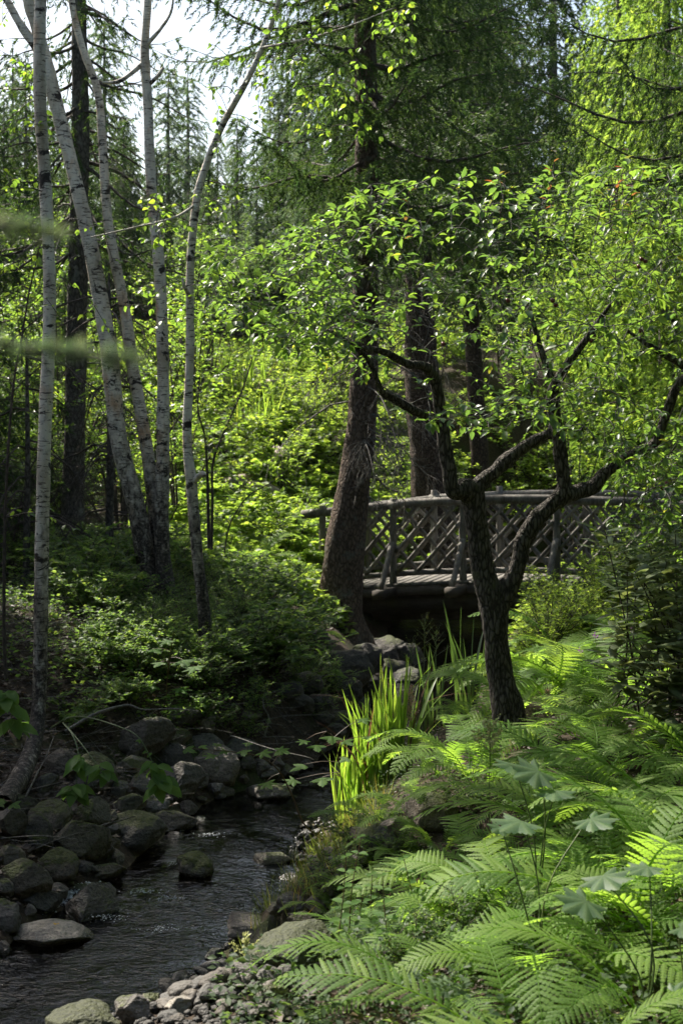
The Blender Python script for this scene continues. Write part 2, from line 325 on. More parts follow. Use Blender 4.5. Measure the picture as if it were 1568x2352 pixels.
def rock_mat(name, base, moss_amt, speck=.5, wet=True, mk_=1.0):
    m, t, N, L = mk(name)
    oi = N('ObjectInfo'); tc = N('TexCoord'); geo = N('NewGeometry')
    pos = geo.outputs['Position']
    n1 = noise(N, L, pos, 9, 6, .65); n2 = noise(N, L, pos, 55, 3, .6); n3 = noise(N, L, pos, 3.2, 3, .5)
    st = N('Mapping'); st.inputs['Rotation'].default_value = (.5, .3, .2); st.inputs['Scale'].default_value = (4, 4, 34); L(pos, st.inputs[0]); n4 = noise(N, L, st.outputs[0], 1, 4, .6, .8)
    c = ramp(N, [(.3, tuple(.38*x for x in base)), (.5, base), (.7, tuple(1.45*x for x in base))])
    sm = N('Math', operation='MULTIPLY_ADD'); L(n2.outputs[0], sm.inputs[0]); sm.inputs[1].default_value = speck; 
    s3 = N('Math', operation='MULTIPLY_ADD'); L(n4.outputs[0], s3.inputs[0]); s3.inputs[1].default_value = .35; 
    mm = N('Math', operation='MULTIPLY'); L(n1.outputs[0], mm.inputs[0]); mm.inputs[1].default_value = 1-.35-speck*.5; L(mm.outputs[0], s3.inputs[2]); 
    L(s3.outputs[0], sm.inputs[2]); sub = N('Math', operation='SUBTRACT'); L(sm.outputs[0], sub.inputs[0]); sub.inputs[1].default_value = speck*.25
    L(sub.outputs[0], c.inputs[0])
    cv = N('TexVoronoi'); cv.feature = 'DISTANCE_TO_EDGE'; cv.inputs['Scale'].default_value = 4.5; ca = N('VectorMath', operation='ADD'); cs = N('VectorMath', operation='SCALE'); cs.inputs['Scale'].default_value = .22
    L(n1.outputs['Color'], cs.inputs[0]); L(pos, ca.inputs[0]); L(cs.outputs[0], ca.inputs[1]); L(ca.outputs[0], cv.inputs['Vector'])
    cr = N('MapRange'); L(cv.outputs[0], cr.inputs[0]); cr.inputs[2].default_value = .018; cr.inputs[3].default_value = .35
    v = N('Math', operation='MULTIPLY_ADD'); L(oi.outputs['Random'], v.inputs[0]); v.inputs[1].default_value = .75; v.inputs[2].default_value = .6
    col = mixc(N, L, 1.0, mixc(N, L, 1.0, c.outputs[0], cr.outputs[0], 'MULTIPLY'), v.outputs[0], 'MULTIPLY')
    warm = N('Math', operation='FRACT'); w2 = N('Math', operation='MULTIPLY'); L(oi.outputs['Random'], w2.inputs[0]); w2.inputs[1].default_value = 7.3; L(w2.outputs[0], warm.inputs[0])
    wf = N('Math', operation='MULTIPLY'); L(warm.outputs[0], wf.inputs[0]); wf.inputs[1].default_value = .5
    col = mixc(N, L, wf.outputs[0], col, mixc(N, L, 1.0, col, (1.25, .98, .72), 'MULTIPLY'))
    rough = N('Math', operation='ADD'); rough.inputs[0].default_value = .72; rough.inputs[1].default_value = 0
    mfac = None
    if moss_amt > 0:
        sp = N('SeparateXYZ'); L(geo.outputs['Normal'], sp.inputs[0])
        q = N('Math', operation='MULTIPLY_ADD'); L(n3.outputs[0], q.inputs[0]); q.inputs[1].default_value = 2.4; q.inputs[2].default_value = -1.75+moss_amt
        q2 = N('Math', operation='ADD'); L(sp.outputs[2], q2.inputs[0]); L(q.outputs[0], q2.inputs[1])
        q3 = N('Math', operation='MULTIPLY_ADD'); L(n2.outputs[0], q3.inputs[0]); q3.inputs[1].default_value = .7; L(q2.outputs[0], q3.inputs[2])
        mr = N('MapRange'); L(q3.outputs[0], mr.inputs[0]); mr.inputs[1].default_value = .75; mr.inputs[2].default_value = 1.0; mfac = mr.outputs[0]
        mc = ramp(N, [(.3, (.022*mk_, .028*mk_, .006*mk_)), (.6, (.055*mk_, .065*mk_, .01*mk_)), (.8, (.1*mk_, .105*mk_, .016*mk_))]); L(n2.outputs[0], mc.inputs[0])
        col = mixc(N, L, mfac, col, mc.outputs[0])
    if wet:
        sp2 = N('SeparateXYZ'); L(pos, sp2.inputs[0]); wz = N('Math', operation='MULTIPLY_ADD'); L(n1.outputs[0], wz.inputs[0]); wz.inputs[1].default_value = -.06; L(sp2.outputs[2], wz.inputs[2])
        wr = N('MapRange'); L(wz.outputs[0], wr.inputs[0]); wr.inputs[1].default_value = -.01; wr.inputs[2].default_value = .03; wr.inputs[3].default_value = 1; wr.inputs[4].default_value = 0
        col = mixc(N, L, wr.outputs[0], col, mixc(N, L, 1.0, col, (.35, .33, .3), 'MULTIPLY'))
        rr = N('MapRange'); L(wr.outputs[0], rr.inputs[0]); rr.inputs[3].default_value = .72; rr.inputs[4].default_value = .2
        rsock = rr.outputs[0]
    else: rsock = rough.outputs[0]
    b = N('BsdfPrincipled'); L(col, b.inputs['Base Color']); L(rsock, b.inputs['Roughness']); b.inputs['Specular IOR Level'].default_value = .4
    bp = N('Bump'); bp.inputs['Strength'].default_value = .9; bp.inputs['Distance'].default_value = .03; L(sm.outputs[0], bp.inputs['Height'])
    L(bp.outputs[0], b.inputs['Normal']); out(N, L, b.outputs[0]); return m
M['rock'] = rock_mat('grey_rock', (.1, .092, .082), .1, .7)
M['moss_rock'] = rock_mat('mossy_rock', (.1, .092, .076), .5, .6)
M['pale_rock'] = rock_mat('pale_rock', (.2, .19, .17), .15, .6)
M['pebble'] = rock_mat('pebble_rock', (.072, .068, .062), 0, .4)
M['full_moss'] = rock_mat('full_moss', (.05, .046, .036), 1.25, .6, mk_=.55)
M['shade_toned_rock'] = rock_mat('shade_toned_rock', (.05, .046, .041), .2, .6)  # darkened copy of the grey rock, standing in for shade below the bridge
M['slab'] = rock_mat('garden_slab', (.34, .3, .26), .2, .3, wet=False)

def ground_mat():
    m, t, N, L = mk('forest_soil')
    geo = N('NewGeometry'); pos = geo.outputs['Position']
    n1 = noise(N, L, pos, 1.3, 5, .6); n2 = noise(N, L, pos, 28, 5, .7); n3 = noise(N, L, pos, 90, 2, .6)
    soil = ramp(N, [(.3, (.014, .01, .007)), (.5, (.045, .032, .022)), (.72, (.095, .07, .046))]); L(n2.outputs[0], soil.inputs[0])
    moss = ramp(N, [(.35, (.022, .03, .01)), (.7, (.06, .075, .02))]); L(n3.outputs[0], moss.inputs[0])
    mf = ramp(N, [(.5, (0, 0, 0)), (.62, (1, 1, 1))]); L(n1.outputs[0], mf.inputs[0])
    col = mixc(N, L, mf.outputs[0], soil.outputs[0], moss.outputs[0])
    vo = N('TexVoronoi'); vo.inputs['Scale'].default_value = 17; L(pos, vo.inputs['Vector'])
    bedc = ramp(N, [(0, (.05, .038, .024)), (.5, (.12, .09, .055)), (1, (.2, .15, .09))]); sx = N('SeparateColor'); L(vo.outputs['Color'], sx.inputs[0]); L(sx.outputs[0], bedc.inputs[0])
    sp = N('SeparateXYZ'); L(pos, sp.inputs[0]); bf = N('MapRange'); L(sp.outputs[2], bf.inputs[0]); bf.inputs[1].default_value = .03; bf.inputs[2].default_value = -.02
    col = mixc(N, L, bf.outputs[0], col, bedc.outputs[0])
    b = N('BsdfPrincipled'); L(col, b.inputs['Base Color']); b.inputs['Roughness'].default_value = .9; b.inputs['Specular IOR Level'].default_value = .2
    bp = N('Bump'); bp.inputs['Strength'].default_value = .8; bp.inputs['Distance'].default_value = .03; L(n2.outputs[0], bp.inputs['Height']); L(bp.outputs[0], b.inputs['Normal'])
    out(N, L, b.outputs[0]); return m
M['ground'] = ground_mat()

def water_mat():
    m, t, N, L = mk('stream_water')
    geo = N('NewGeometry'); mp = N('Mapping'); mp.inputs['Rotation'].default_value = (0, 0, math.radians(20)); mp.inputs['Scale'].default_value = (1.0, 1.5, 1); L(geo.outputs['Position'], mp.inputs[0])
    n1 = noise(N, L, mp.outputs[0], 12, 2.0, .55, 1.0); n2 = noise(N, L, mp.outputs[0], 33, 1.5, .5, 1.0)
    h = N('Math', operation='MULTIPLY_ADD'); L(n2.outputs[0], h.inputs[0]); h.inputs[1].default_value = .35; L(n1.outputs[0], h.inputs[2])
    big = noise(N, L, geo.outputs['Position'], 1.7, 3, .55, .6); br = N('MapRange'); L(big.outputs[0], br.inputs[0]); br.inputs[1].default_value = .36; br.inputs[2].default_value = .62; br.inputs[3].default_value = .35; br.inputs[4].default_value = 1.5
    hm = N('Math', operation='MULTIPLY'); L(h.outputs[0], hm.inputs[0]); L(br.outputs[0], hm.inputs[1])
    bp = N('Bump'); bp.inputs['Strength'].default_value = 1.0; bp.inputs['Distance'].default_value = .008; L(hm.outputs[0], bp.inputs['Height'])
    fr = N('Fresnel'); fr.inputs['IOR'].default_value = 1.5; L(bp.outputs[0], fr.inputs['Normal'])
    gl = N('BsdfGlossy'); gl.inputs['Roughness'].default_value = .015; L(bp.outputs[0], gl.inputs['Normal'])
    tr = N('BsdfTransparent'); tr.inputs[0].default_value = (.1, .07, .04, 1)
    mx = N('MixShader'); L(fr.outputs[0], mx.inputs[0]); L(tr.outputs[0], mx.inputs[1]); L(gl.outputs[0], mx.inputs[2])
    out(N, L, mx.outputs[0]); return m
M['water'] = water_mat()
def plain(name, col, rough=.6, spec=.3):
    m, t, N, L = mk(name); n = noise(N, L, coords(N, L, 1), 30, 4)
    c = ramp(N, [(.3, tuple(.7*x for x in col)), (.7, tuple(min(1, 1.15*x) for x in col))]); L(n.outputs[0], c.inputs[0])
    b = N('BsdfPrincipled'); L(c.outputs[0], b.inputs['Base Color']); b.inputs['Roughness'].default_value = rough; b.inputs['Specular IOR Level'].default_value = spec
    out(N, L, b.outputs[0]); return m
M['foam'] = plain('foam', (.62, .63, .65), .5)
M['fruit'] = plain('crab_apple', (.12, .016, .02), .3, .5)

# ---------------------------------------------------------------- terrain
_Y = [-8, 0, 3, 4.5, 5.6, 6.53, 7.08, 7.72, 8.49, 8.94, 9.44, 9.99, 10.6, 11.3, 13, 16, 19, 22, 26, 32, 45]
_L = [-9, -7, -4.6, -3.4, -2.6, -2.05, -1.78, -1.5, -1.32, -1.22, -1.1, -.92, -.47, -.12, .22, .4, .62, 1.2, 3.5, 9, 30]
_Rr = [-7.4, -5, -2.9, -1.9, -1.3, -.85, -.6, -.43, -.3, -.32, -.25, 0.0, .25, .55, 1.15, 1.7, 2.1, 2.9, 5.6, 11.5, 34]
def XL(y): return np.interp(y, _Y, _L)
def XR(y): return np.interp(y, _Y, _Rr)
def terrain(x, y):
    x = np.asarray(x, float); y = np.asarray(y, float)
    wob = .1*vn3(xy3(x, y, 1.7), 5)
    dl = XL(y)+wob-x; dr = x-XR(y)+wob
    inside = np.minimum(-dl, -dr)
    bed = -.05-.16*sstep(inside/.5)
    zl = (.8+.45*sstep((y-9.3)/2.2))*(1-np.exp(-np.maximum(dl, 0)/1.1))
    flat = .75*sstep((7.3-y)/.7)*sstep((y-4.5)/1.0)+.22*sstep((y-8.3)/.4)*sstep((10.2-y)/.4)
    zr = .85*(1-np.exp(-np.maximum(dr-flat, 0)/.9))+.09*np.clip(dr, 0, .8)
    z = np.where(dl > 0, zl, np.where(dr > 0, zr, bed))
    hill = 3.4*sstep((y-17)/17)*sstep((XL(y)-x+.5)/4)+1.2*sstep((y-21)/18)*sstep(dr/4)
    far = 3.0*sstep((y-36)/60)
    z = z+hill+far
    off = np.maximum(dl, dr)
    z = z+sstep(off/.8)*(.07*fbm(xy3(x, y, .9), 3, 1)+.02*vn3(xy3(x, y, 6.), 2))+.015*vn3(xy3(x, y, 9.), 9)
    return z
def hit(px, py, dmin=3.2, dmax=60):
    d = np.linspace(dmin, dmax, 2500); X = (px-CX)*d/FPX; Z = EYE-(py-HZ)*d/FPX
    g = terrain(X, d); k = np.argmax(Z <= np.maximum(g, 0)) if np.any(Z <= np.maximum(g, 0)) else len(d)-1
    return np.array((X[k], d[k], g[k]))
def onground(x, y, dz=0.0): return np.array((x, y, float(terrain(x, y))+dz))

def axis(lo, hi, n, c, w):   # denser sampling near c
    t = np.linspace(-1, 1, n); k = 4.2
    s = np.sinh(k*t)/np.sinh(k)
    return np.where(s < 0, c+s*(c-lo), c+s*(hi-c))
gx = np.unique(np.concatenate([np.linspace(-4, 5, 150), -4-np.geomspace(.1, 150, 40), 5+np.geomspace(.1, 150, 40)]))
gy = np.unique(np.concatenate([np.linspace(3, 20, 240), 3-np.geomspace(.1, 20, 20), 20+np.geomspace(.15, 260, 80)]))
GX, GY = np.meshgrid(gx, gy, indexing='ij'); GZ = terrain(GX, GY)
g = Geo(); nx, ny = len(gx), len(gy)
i = np.arange(nx-1)[:, None]*ny; j = np.arange(ny-1)[None]
g.add(np.stack([GX, GY, GZ], -1), np.stack([i+j, i+ny+j, i+ny+j+1, i+j+1], -1).reshape(-1, 4))
tag(g.build('ground', M['ground'], smooth=True), 'dark forest soil of both stream banks rising to the garden slope', kind='structure')
# stream
yy = np.concatenate([np.linspace(2, 5.5, 40), np.linspace(5.53, 12, 260), np.linspace(12.1, 26, 60)]); uu = np.linspace(-.12, 1.12, 90)
U, Y = np.meshgrid(uu, yy, indexing='ij'); X = XL(Y)+(XR(Y)-XL(Y))*U
Zw = .005*vn3(np.stack([X*6+Y*1.5, Y*4-X, X*0], -1), 1)+.0025*vn3(np.stack([X*14+Y*3, Y*9-2*X, X*0], -1), 4)+.02*sstep((Y-7)/5)
g = Geo(); i = np.arange(len(uu)-1)[:, None]*len(yy); j = np.arange(len(yy)-1)[None]
g.add(np.stack([X, Y, Zw], -1), np.stack([i+j, i+len(yy)+j, i+len(yy)+j+1, i+j+1], -1).reshape(-1, 4))
stream = tag(g.build('stream_water', M['water'], smooth=True), 'dark rippling stream running from the bridge past the boulders', kind='structure')

# ---------------------------------------------------------------- rocks
def rock_mesh(name, seed, sub, mat, cuts=7, rough=.10, round_=.0):
    rs = np.random.default_rng(seed); bm = bmesh.new(); bmesh.ops.create_icosphere(bm, subdivisions=sub, radius=1)
    V = np.array([v.co[:] for v in bm.verts]); n0 = V.copy()
    V = V*(1+.22*fbm(n0*1.1+seed*3.3, 2, seed)[:, None])
    for k in range(cuts):
        n = nrm(rs.normal(size=3)); dd = .46+.3*rs.random(); q = V@n; m = q > dd
        V[m] -= n*((q[m]-dd)*(.9-round_))[:, None]
    V = V*(1+rough*fbm(n0*3.1+seed, 3, seed+3)[:, None])
    for v, c in zip(bm.verts, V): v.co = c
    bmesh.ops.recalc_face_normals(bm, faces=bm.faces)
    me = bpy.data.meshes.new(name); bm.to_mesh(me); bm.free(); me.materials.append(mat)
    me.polygons.foreach_set('use_smooth', np.ones(len(me.polygons), bool)); return me
ROCKS = {}
for k in ('rock', 'moss_rock', 'pale_rock', 'full_moss'):
    ROCKS[k] = [rock_mesh('boulder', 20+s, 5, M[k], (16+s % 5) if k != 'full_moss' else 2, .05 if k != 'full_moss' else .09, .0) for s in range(7)]
PEB = [rock_mesh('pebble', 60+s, 3, M['pebble'], 9, .05, .2) for s in range(9)]
def put_rock(px, py, w, h, k='rock', label='', group=None, name='boulder', sink=.30, flat=None, rz=None, tilt=.25, dd=None):
    if dd is None: p = hit(px, py+h*.36)
    else: p = P(px, py+h*.3, dd)
    d = p[1]; s = d/FPX; ww, hh = w*s, h*s
    base = max(p[2], -.03)
    o = link(name, random.choice(ROCKS[k]))
    sx = ww*.68; sz = max(.4*sx, hh*.72) if flat is None else hh*flat; sy = sx*random.uniform(.75, 1.0)
    o.scale = (sx, sy, sz); o.location = (p[0], p[1]+sy*.55, base+sz*(1-2*sink)*.9 if dd is None else p[2])
    o.rotation_euler = (random.uniform(-tilt, tilt), random.uniform(-tilt, tilt), random.uniform(0, .9) if rz is None else rz)
    return tag(o, label, 'boulder', group)
c6 = lambda a, b: (a*.5, 1850+b*.5); c5 = lambda a, b: (a*.5, 1442.5+b*.5); c4 = lambda a, b: (690+a*.56, 1034.6+b*.56); c7 = lambda a, b: (721+a*.54, 1442.5+b*.54)
lb, gb = 'grey mossy boulder in the jumbled heap along the birch bank', 'boulders heaped on the birch bank'
for cx_, cy_, w, h, k in [(50, 100, 150, 170, 'rock'), (170, 150, 170, 180, 'moss_rock'), (60, 260, 140, 140, 'moss_rock'), (15, 650, 70, 90, 'rock'), (40, 540, 110, 120, 'rock')]:
    x, y = c6(cx_, cy_); put_rock(x, y, w*.5, h*.5, k, lb, gb)
for cx_, cy_, w, h, k in [(640, 535, 260, 190, 'rock'), (800, 610, 140, 120, 'rock'), (620, 650, 170, 90, 'pale_rock'), (540, 735, 90, 90, 'rock'), (630, 740, 120, 90, 'rock'),
                          (800, 740, 220, 160, 'rock'), (570, 850, 170, 120, 'moss_rock'), (715, 830, 130, 80, 'rock'), (280, 640, 160, 140, 'rock'), (200, 735, 120, 80, 'rock'), (100, 830, 160, 110, 'moss_rock'),
                          (240, 880, 180, 130, 'moss_rock'), (400, 870, 200, 110, 'moss_rock'), (380, 740, 120, 90, 'rock'), (820, 430, 180, 90, 'rock'), (930, 440, 140, 110, 'rock'), (1225, 670, 130, 70, 'rock'), (1000, 780, 90, 50, 'rock'),
                          (1140, 420, 120, 60, 'rock'), (960, 560, 150, 100, 'rock'), (1110, 560, 170, 110, 'rock'), (800, 520, 120, 80, 'moss_rock')]:
    x, y = c5(cx_, cy_); put_rock(x, y, w*.5, h*.5, k, lb, gb)
x, y = c6(375, 190); put_rock(x, y, 140, 98, 'moss_rock', 'largest dark mossy boulder at the foot of the birch bank heap')
x, y = c6(275, 310); put_rock(x, y, 88, 70, 'moss_rock', 'round moss capped boulder beside the white foam', sink=.2)
x, y = c6(385, 285); put_rock(x, y, 42, 36, 'rock', 'small round stone tucked behind the moss capped boulder')
x, y = c6(470, 332); put_rock(x, y, 92, 26, 'moss_rock', 'low flat stone barely above the water beside the foam', sink=.4)
x, y = c6(95, 390); put_rock(x, y, 105, 86, 'moss_rock', 'blunt grey boulder upstream of the white foam against the bank', sink=.2)
x, y = c6(180, 465); put_rock(x, y, 105, 52, 'rock', 'low wet stone just below the white foam')
x, y = c6(390, 475); put_rock(x, y, 132, 70, 'rock', 'smooth grey boulder standing in the water below the foam', sink=.25)
x, y = c6(205, 610); put_rock(x, y, 165, 60, 'pale_rock', 'broad pale flat boulder in the stream carrying a yellow leaf', sink=.3)
x, y = c6(620, 140); put_rock(x, y, 140, 78, 'moss_rock', 'wedge shaped slab sloping from the bank into the stream', tilt=.1, rz=.2)
x, y = c6(780, 95); put_rock(x, y, 135, 50, 'rock', 'long ribbed slab lying in the water at the bank edge', tilt=.1, rz=.1)
x, y = c6(905, 285); put_rock(x, y, 80, 58, 'moss_rock', 'single mossy rock standing alone in midstream', sink=.22)
x, y = c6(1235, 250); put_rock(x, y, 92, 36, 'pale_rock', 'flat sunlit slab at the edge of the pebble spit', sink=.3, rz=.1, tilt=.08)
x, y = c6(905, 545); put_rock(x, y, 40, 22, 'rock', 'small dark stone just breaking the rippled water', sink=.4)
x, y = c6(1150, 345); put_rock(x, y, 24, 14, 'rock', 'fist sized dark stone in the shallows near the spit', sink=.4)
x, y = c5(440, 680); put_rock(x, y, 95, 85, 'moss_rock', 'sunlit boulder with bright moss under the hanging vine')
x, y = c5(1010, 670); put_rock(x, y, 100, 84, 'rock', 'big rounded grey boulder at the bend of the stream', sink=.22)
x, y = c5(1235, 752); put_rock(x, y, 112, 56, 'rock', 'angular boulder standing in the stream at the bend', sink=.25)
ROCKS['round_rock'] = [rock_mesh('boulder', 140+s_, 5, M['shade_toned_rock'], 5, .07, .3) for s_ in range(5)]
lb2, gb2 = 'rounded boulder toned dark for shade, piled below the bridge', 'boulders piled below the bridge'
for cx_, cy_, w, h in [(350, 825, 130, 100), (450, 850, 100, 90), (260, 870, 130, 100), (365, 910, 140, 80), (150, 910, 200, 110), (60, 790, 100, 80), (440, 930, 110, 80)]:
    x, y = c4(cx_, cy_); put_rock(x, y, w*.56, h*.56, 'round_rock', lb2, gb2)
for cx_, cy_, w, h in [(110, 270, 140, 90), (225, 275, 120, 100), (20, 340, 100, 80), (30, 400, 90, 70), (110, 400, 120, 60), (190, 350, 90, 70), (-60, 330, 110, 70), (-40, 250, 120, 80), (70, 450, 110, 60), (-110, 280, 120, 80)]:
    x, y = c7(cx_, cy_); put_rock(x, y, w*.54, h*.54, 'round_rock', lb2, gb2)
lb3, gb3 = 'weathered rock on the fern bank at the water edge', 'rocks edging the fern bank'
for cx_, cy_, w, h, k in [(1340, 480, 130, 90, 'rock'), (1270, 500, 110, 70, 'moss_rock'), (1380, 560, 120, 90, 'rock'), (990, 690, 90, 55, 'pale_rock'), (1110, 760, 90, 52, 'rock'), (1240, 890, 150, 80, 'moss_rock'), (1330, 330, 110, 50, 'rock')]:
    x, y = c6(cx_, cy_); put_rock(x, y, w*.5, h*.5, k, lb3, gb3)
x, y = c6(1160, 585); put_rock(x, y, 150, 62, 'rock', 'grey slab with a mossy rim sloping into the stream', tilt=.1, rz=.1)
x, y = c6(1220, 650); put_rock(x, y, 100, 80, 'moss_rock', 'black undercut rock beneath the sloping grey slab')
x, y = c6(1350, 720); put_rock(x, y, 165, 80, 'full_moss', 'big moss covered slab half buried under weeds on the fern bank', tilt=.15, rz=.4)
x, y = c7(500, 790); put_rock(x, y, 130, 110, 'moss_rock', 'dark hollow mossy boulder behind the iris clump')
x, y = c7(355, 860); put_rock(x, y, 68, 52, 'rock', 'small brown boulder leaning on the hollow mossy boulder')
x, y = c7(225, 895); put_rock(x, y, 84, 46, 'moss_rock', 'low mossy boulder at the foot of the iris clump')
x, y = c6(370, 1080); put_rock(x, y, 160, 50, 'full_moss', 'cushion of yellow green moss over a low rock by the pebbles', sink=.25, tilt=.1)
x, y = c6(610, 965); put_rock(x, y, 80, 62, 'rock', 'dark cracked rock standing among the pebbles')
x, y = c6(685, 905); put_rock(x, y, 48, 50, 'pale_rock', 'pale squared stone standing among the pebbles', name='cobble')
x, y = c6(840, 890); put_rock(x, y, 90, 32, 'pale_rock', 'long pale cobble lying on the pebble beach', name='cobble')
x, y = c6(838, 935); put_rock(x, y, 66, 48, 'pale_rock', 'veined grey cobble in the middle of the pebble beach', name='cobble')
lbc, gbc = 'fist sized cobble wedged between the boulders of the birch bank', 'cobbles wedged in the birch bank'
for k in range(70):
    py_c = random.uniform(1690, 2120); d_c = EYE*FPX/(py_c-HZ); px_c = CX+(XL(d_c)-random.uniform(-.12, .5))*FPX/d_c
    if px_c < -20: continue
    p = hit(px_c, py_c); s_ = random.uniform(.035, .095); o = link('cobble', random.choice(ROCKS[random.choice(['rock', 'rock', 'moss_rock'])])); o.scale = (s_, s_*random.uniform(.7, 1), s_*random.uniform(.6, .85)); o.location = (p[0], p[1], max(p[2], -.06)+s_*.35); o.rotation_euler = (random.uniform(-.4, .4), random.uniform(-.4, .4), random.uniform(0, 3)); tag(o, lbc, 'cobble', gbc)
# pebbles: two gravel spits
def peb(n, x0, x1, y0, y1, smin, smax, label, group):
    k = 0
    while k < n:
        px, py = random.uniform(x0, x1), random.uniform(y0, y1)
        p = hit(px, py)
        if p[2] < -.16: continue
        s = random.uniform(smin, smax)*random.uniform(.5, 1.0)
        o = link('pebble', random.choice(PEB)); o.scale = (s, s*random.uniform(.65, .95), s*random.uniform(.4, .65))
        o.location = (p[0], p[1], max(p[2], -.06)+s*.25+random.uniform(0, .02)); o.rotation_euler = (random.uniform(-.3, .3), random.uniform(-.3, .3), random.uniform(0, 3))
        tag(o, label, 'pebble', group); k += 1
peb(150, 260, 680, 2215, 2350, .022, .075, 'grey pebble on the gravel beach beside the mossy rocks', 'pebbles of the near gravel beach')
peb(110, 570, 770, 1890, 1985, .02, .06, 'sunlit pebble on the spit at the foot of the irises', 'pebbles of the iris spit')
peb(30, 420, 620, 2150, 2230, .02, .05, 'wet pebble in the shallows off the gravel beach', 'wet pebbles in the shallows')
gg = Geo()   # finer gravel between the pebbles
pv = np.array([v.co[:] for v in rock_mesh('tmp', 99, 1, M['pebble'], 3, .0).vertices]); ico = bmesh.new(); bmesh.ops.create_icosphere(ico, subdivisions=1, radius=1)
pf = np.array([[v.index for v in f.verts] for f in ico.faces]); ico.free()
for (x0, x1, y0, y1, n) in ((230, 720, 2180, 2400, 1100), (540, 780, 1880, 2010, 700)):
    for _ in range(n):
        p = hit(random.uniform(x0, x1), random.uniform(y0, y1)); s = random.uniform(.006, .022)
        a = random.uniform(0, 6.28); q = pv*np.array((s, s*.8, s*.6)); q = np.stack([q[:, 0]*math.cos(a)-q[:, 1]*math.sin(a), q[:, 0]*math.sin(a)+q[:, 1]*math.cos(a), q[:, 2]], -1)
        gg.add(q+np.array((p[0], p[1], max(p[2], -.1)+s*.3)), pf, random.random())
tag(gg.build('gravel', M['pebble'], smooth=True), 'fine gravel filling the gaps between the pebbles', 'gravel', kind='stuff')
# foam below the little cascade
g = Geo(); fx, fy = np.meshgrid(np.linspace(0, 1, 40), np.linspace(0, 1, 14), indexing='ij')
pa = np.array([P(96, 2078, 7.72), P(140, 2062, 7.85), P(172, 2040, 8.05), P(222, 2034, 8.12)]); cl = catmull(pa, 40); wd = np.interp(np.linspace(0, 1, 40), [0, .4, .7, 1], [.1, .09, .05, .01])
rs = np.random.default_rng(44); pv1 = pv/np.abs(pv).max()
for k in range(900):
    u = rs.integers(0, 40); r_ = rs.uniform(.003, .011); q = cl[u]+np.array((rs.normal()*.02, rs.normal()*.6*wd[u], 0)); q[2] = .03+abs(rs.normal())*.008
    g.add(q+pv1*r_*np.array((1, 1, .7)), pf, rs.random())
tag(g.build('foam', M['foam'], stream, smooth=True), kind='stuff')
for k, (px, py) in enumerate([(395, 2075), (420, 1995), (360, 2150), (480, 1930), (250, 2120), (330, 2060)]):   # flecks where the current breaks
    g = Geo(); q0 = hit(px, py)
    for m_ in range(60): r_ = rs.uniform(.0015, .005); g.add(np.array((q0[0]+rs.normal()*.05, q0[1]+rs.normal()*.025, .028+.004*rs.random()))+pv1*r_*np.array((1.4, 1, .5)), pf, rs.random())
    tag(g.build('foam', M['foam'], stream, smooth=True), kind='stuff')
# a yellow leaf on the pale boulder is added with the leaves below

# ---------------------------------------------------------------- bridge
TH = math.radians(18); ba = np.array((math.cos(TH), -math.sin(TH), 0)); bn = np.array((-math.sin(TH), -math.cos(TH), 0)); bz = np.array((0., 0, 1))
BO = np.array(((1060-CX)*18/FPX, 18.0, 0)); BW = 1.65
def dz(u): return .80-.021*(u-1.3)**2
def B(u, n, h): return BO+ba*u+bn*n+bz*(dz(u)+h)
bridge = thing('footbridge', 'rustic arched wooden footbridge with lattice railings across the stream', 'bridge', tuple(B(.6, -BW/2, -.5)))
boff = np.array(bridge.location)
def bpart(name, g, mat): 
    for a in range(len(g.v)): g.v[a] = g.v[a]-boff
    return g.build(name, mat, bridge)
u = -1.95
while u < 3.5:
    g = Geo(); sl_ = -.042*(u-1.3); ax = nrm(ba+bz*sl_); az = nrm(np.cross(ax, -bn)); j = random.uniform(-.02, .02)
    az = az if az[2] > 0 else -az
    box(g, B(u, -BW/2+j, -.02+random.uniform(-.002, .002)), ax, bn, az, .058, BW/2+.13, .02); bpart('plank', g, M['plank']); u += .125
def sweep(name, n, h, hn, hh, mat, u0=-1.9, u1=3.4, arch=1.0):
    g = Geo(); us = np.linspace(u0, u1, 24); V = []
    for uu_ in us:
        c = B(uu_, n, h); c[2] = (dz(1.3)+(dz(uu_)-dz(1.3))*arch)+h
        for a, b in ((-1, -1), (1, -1), (1, 1), (-1, 1)): V.append(c+bn*hn*a+bz*hh*b)
    F = [(4*k+m, 4*k+(m+1) % 4, 4*k+4+(m+1) % 4, 4*k+4+m) for k in range(23) for m in range(4)]+[(3, 2, 1, 0), (92, 93, 94, 95)]
    g.add(V, F); bpart(name, g, mat)
sweep('edge_board', .10, -.10, .025, .055, M['beam']); sweep('edge_board', -BW-.10, -.10, .025, .055, M['beam'])
sweep('beam', -.02, -.255, .06, .095, M['beam'], arch=1.0); sweep('beam', -BW+.02, -.255, .06, .095, M['beam'])
sweep('beam', -.42, -.42, .09, .13, M['beam'], arch=.6); sweep('beam', -BW+.42, -.42, .09, .13, M['beam'], arch=.6)
def pole(name, a, b, r, mat=None, sides=9, bend=.006, gn=.06):
    g = Geo(); p = catmull([a, (a+b)/2+R.normal(size=3)*bend, b], 9); add_tube(g, p, r*np.linspace(1.0, .92, 9), sides, gn, 9, random.randint(0, 99), cap=True)
    o = bpart(name, g, mat or M['wood']); o.data.polygons.foreach_set('use_smooth', np.ones(len(o.data.polygons), bool)); return o
POSTS = [-1.86, -.9, .02, 1.2, 2.35, 3.4]; RH = 1.03
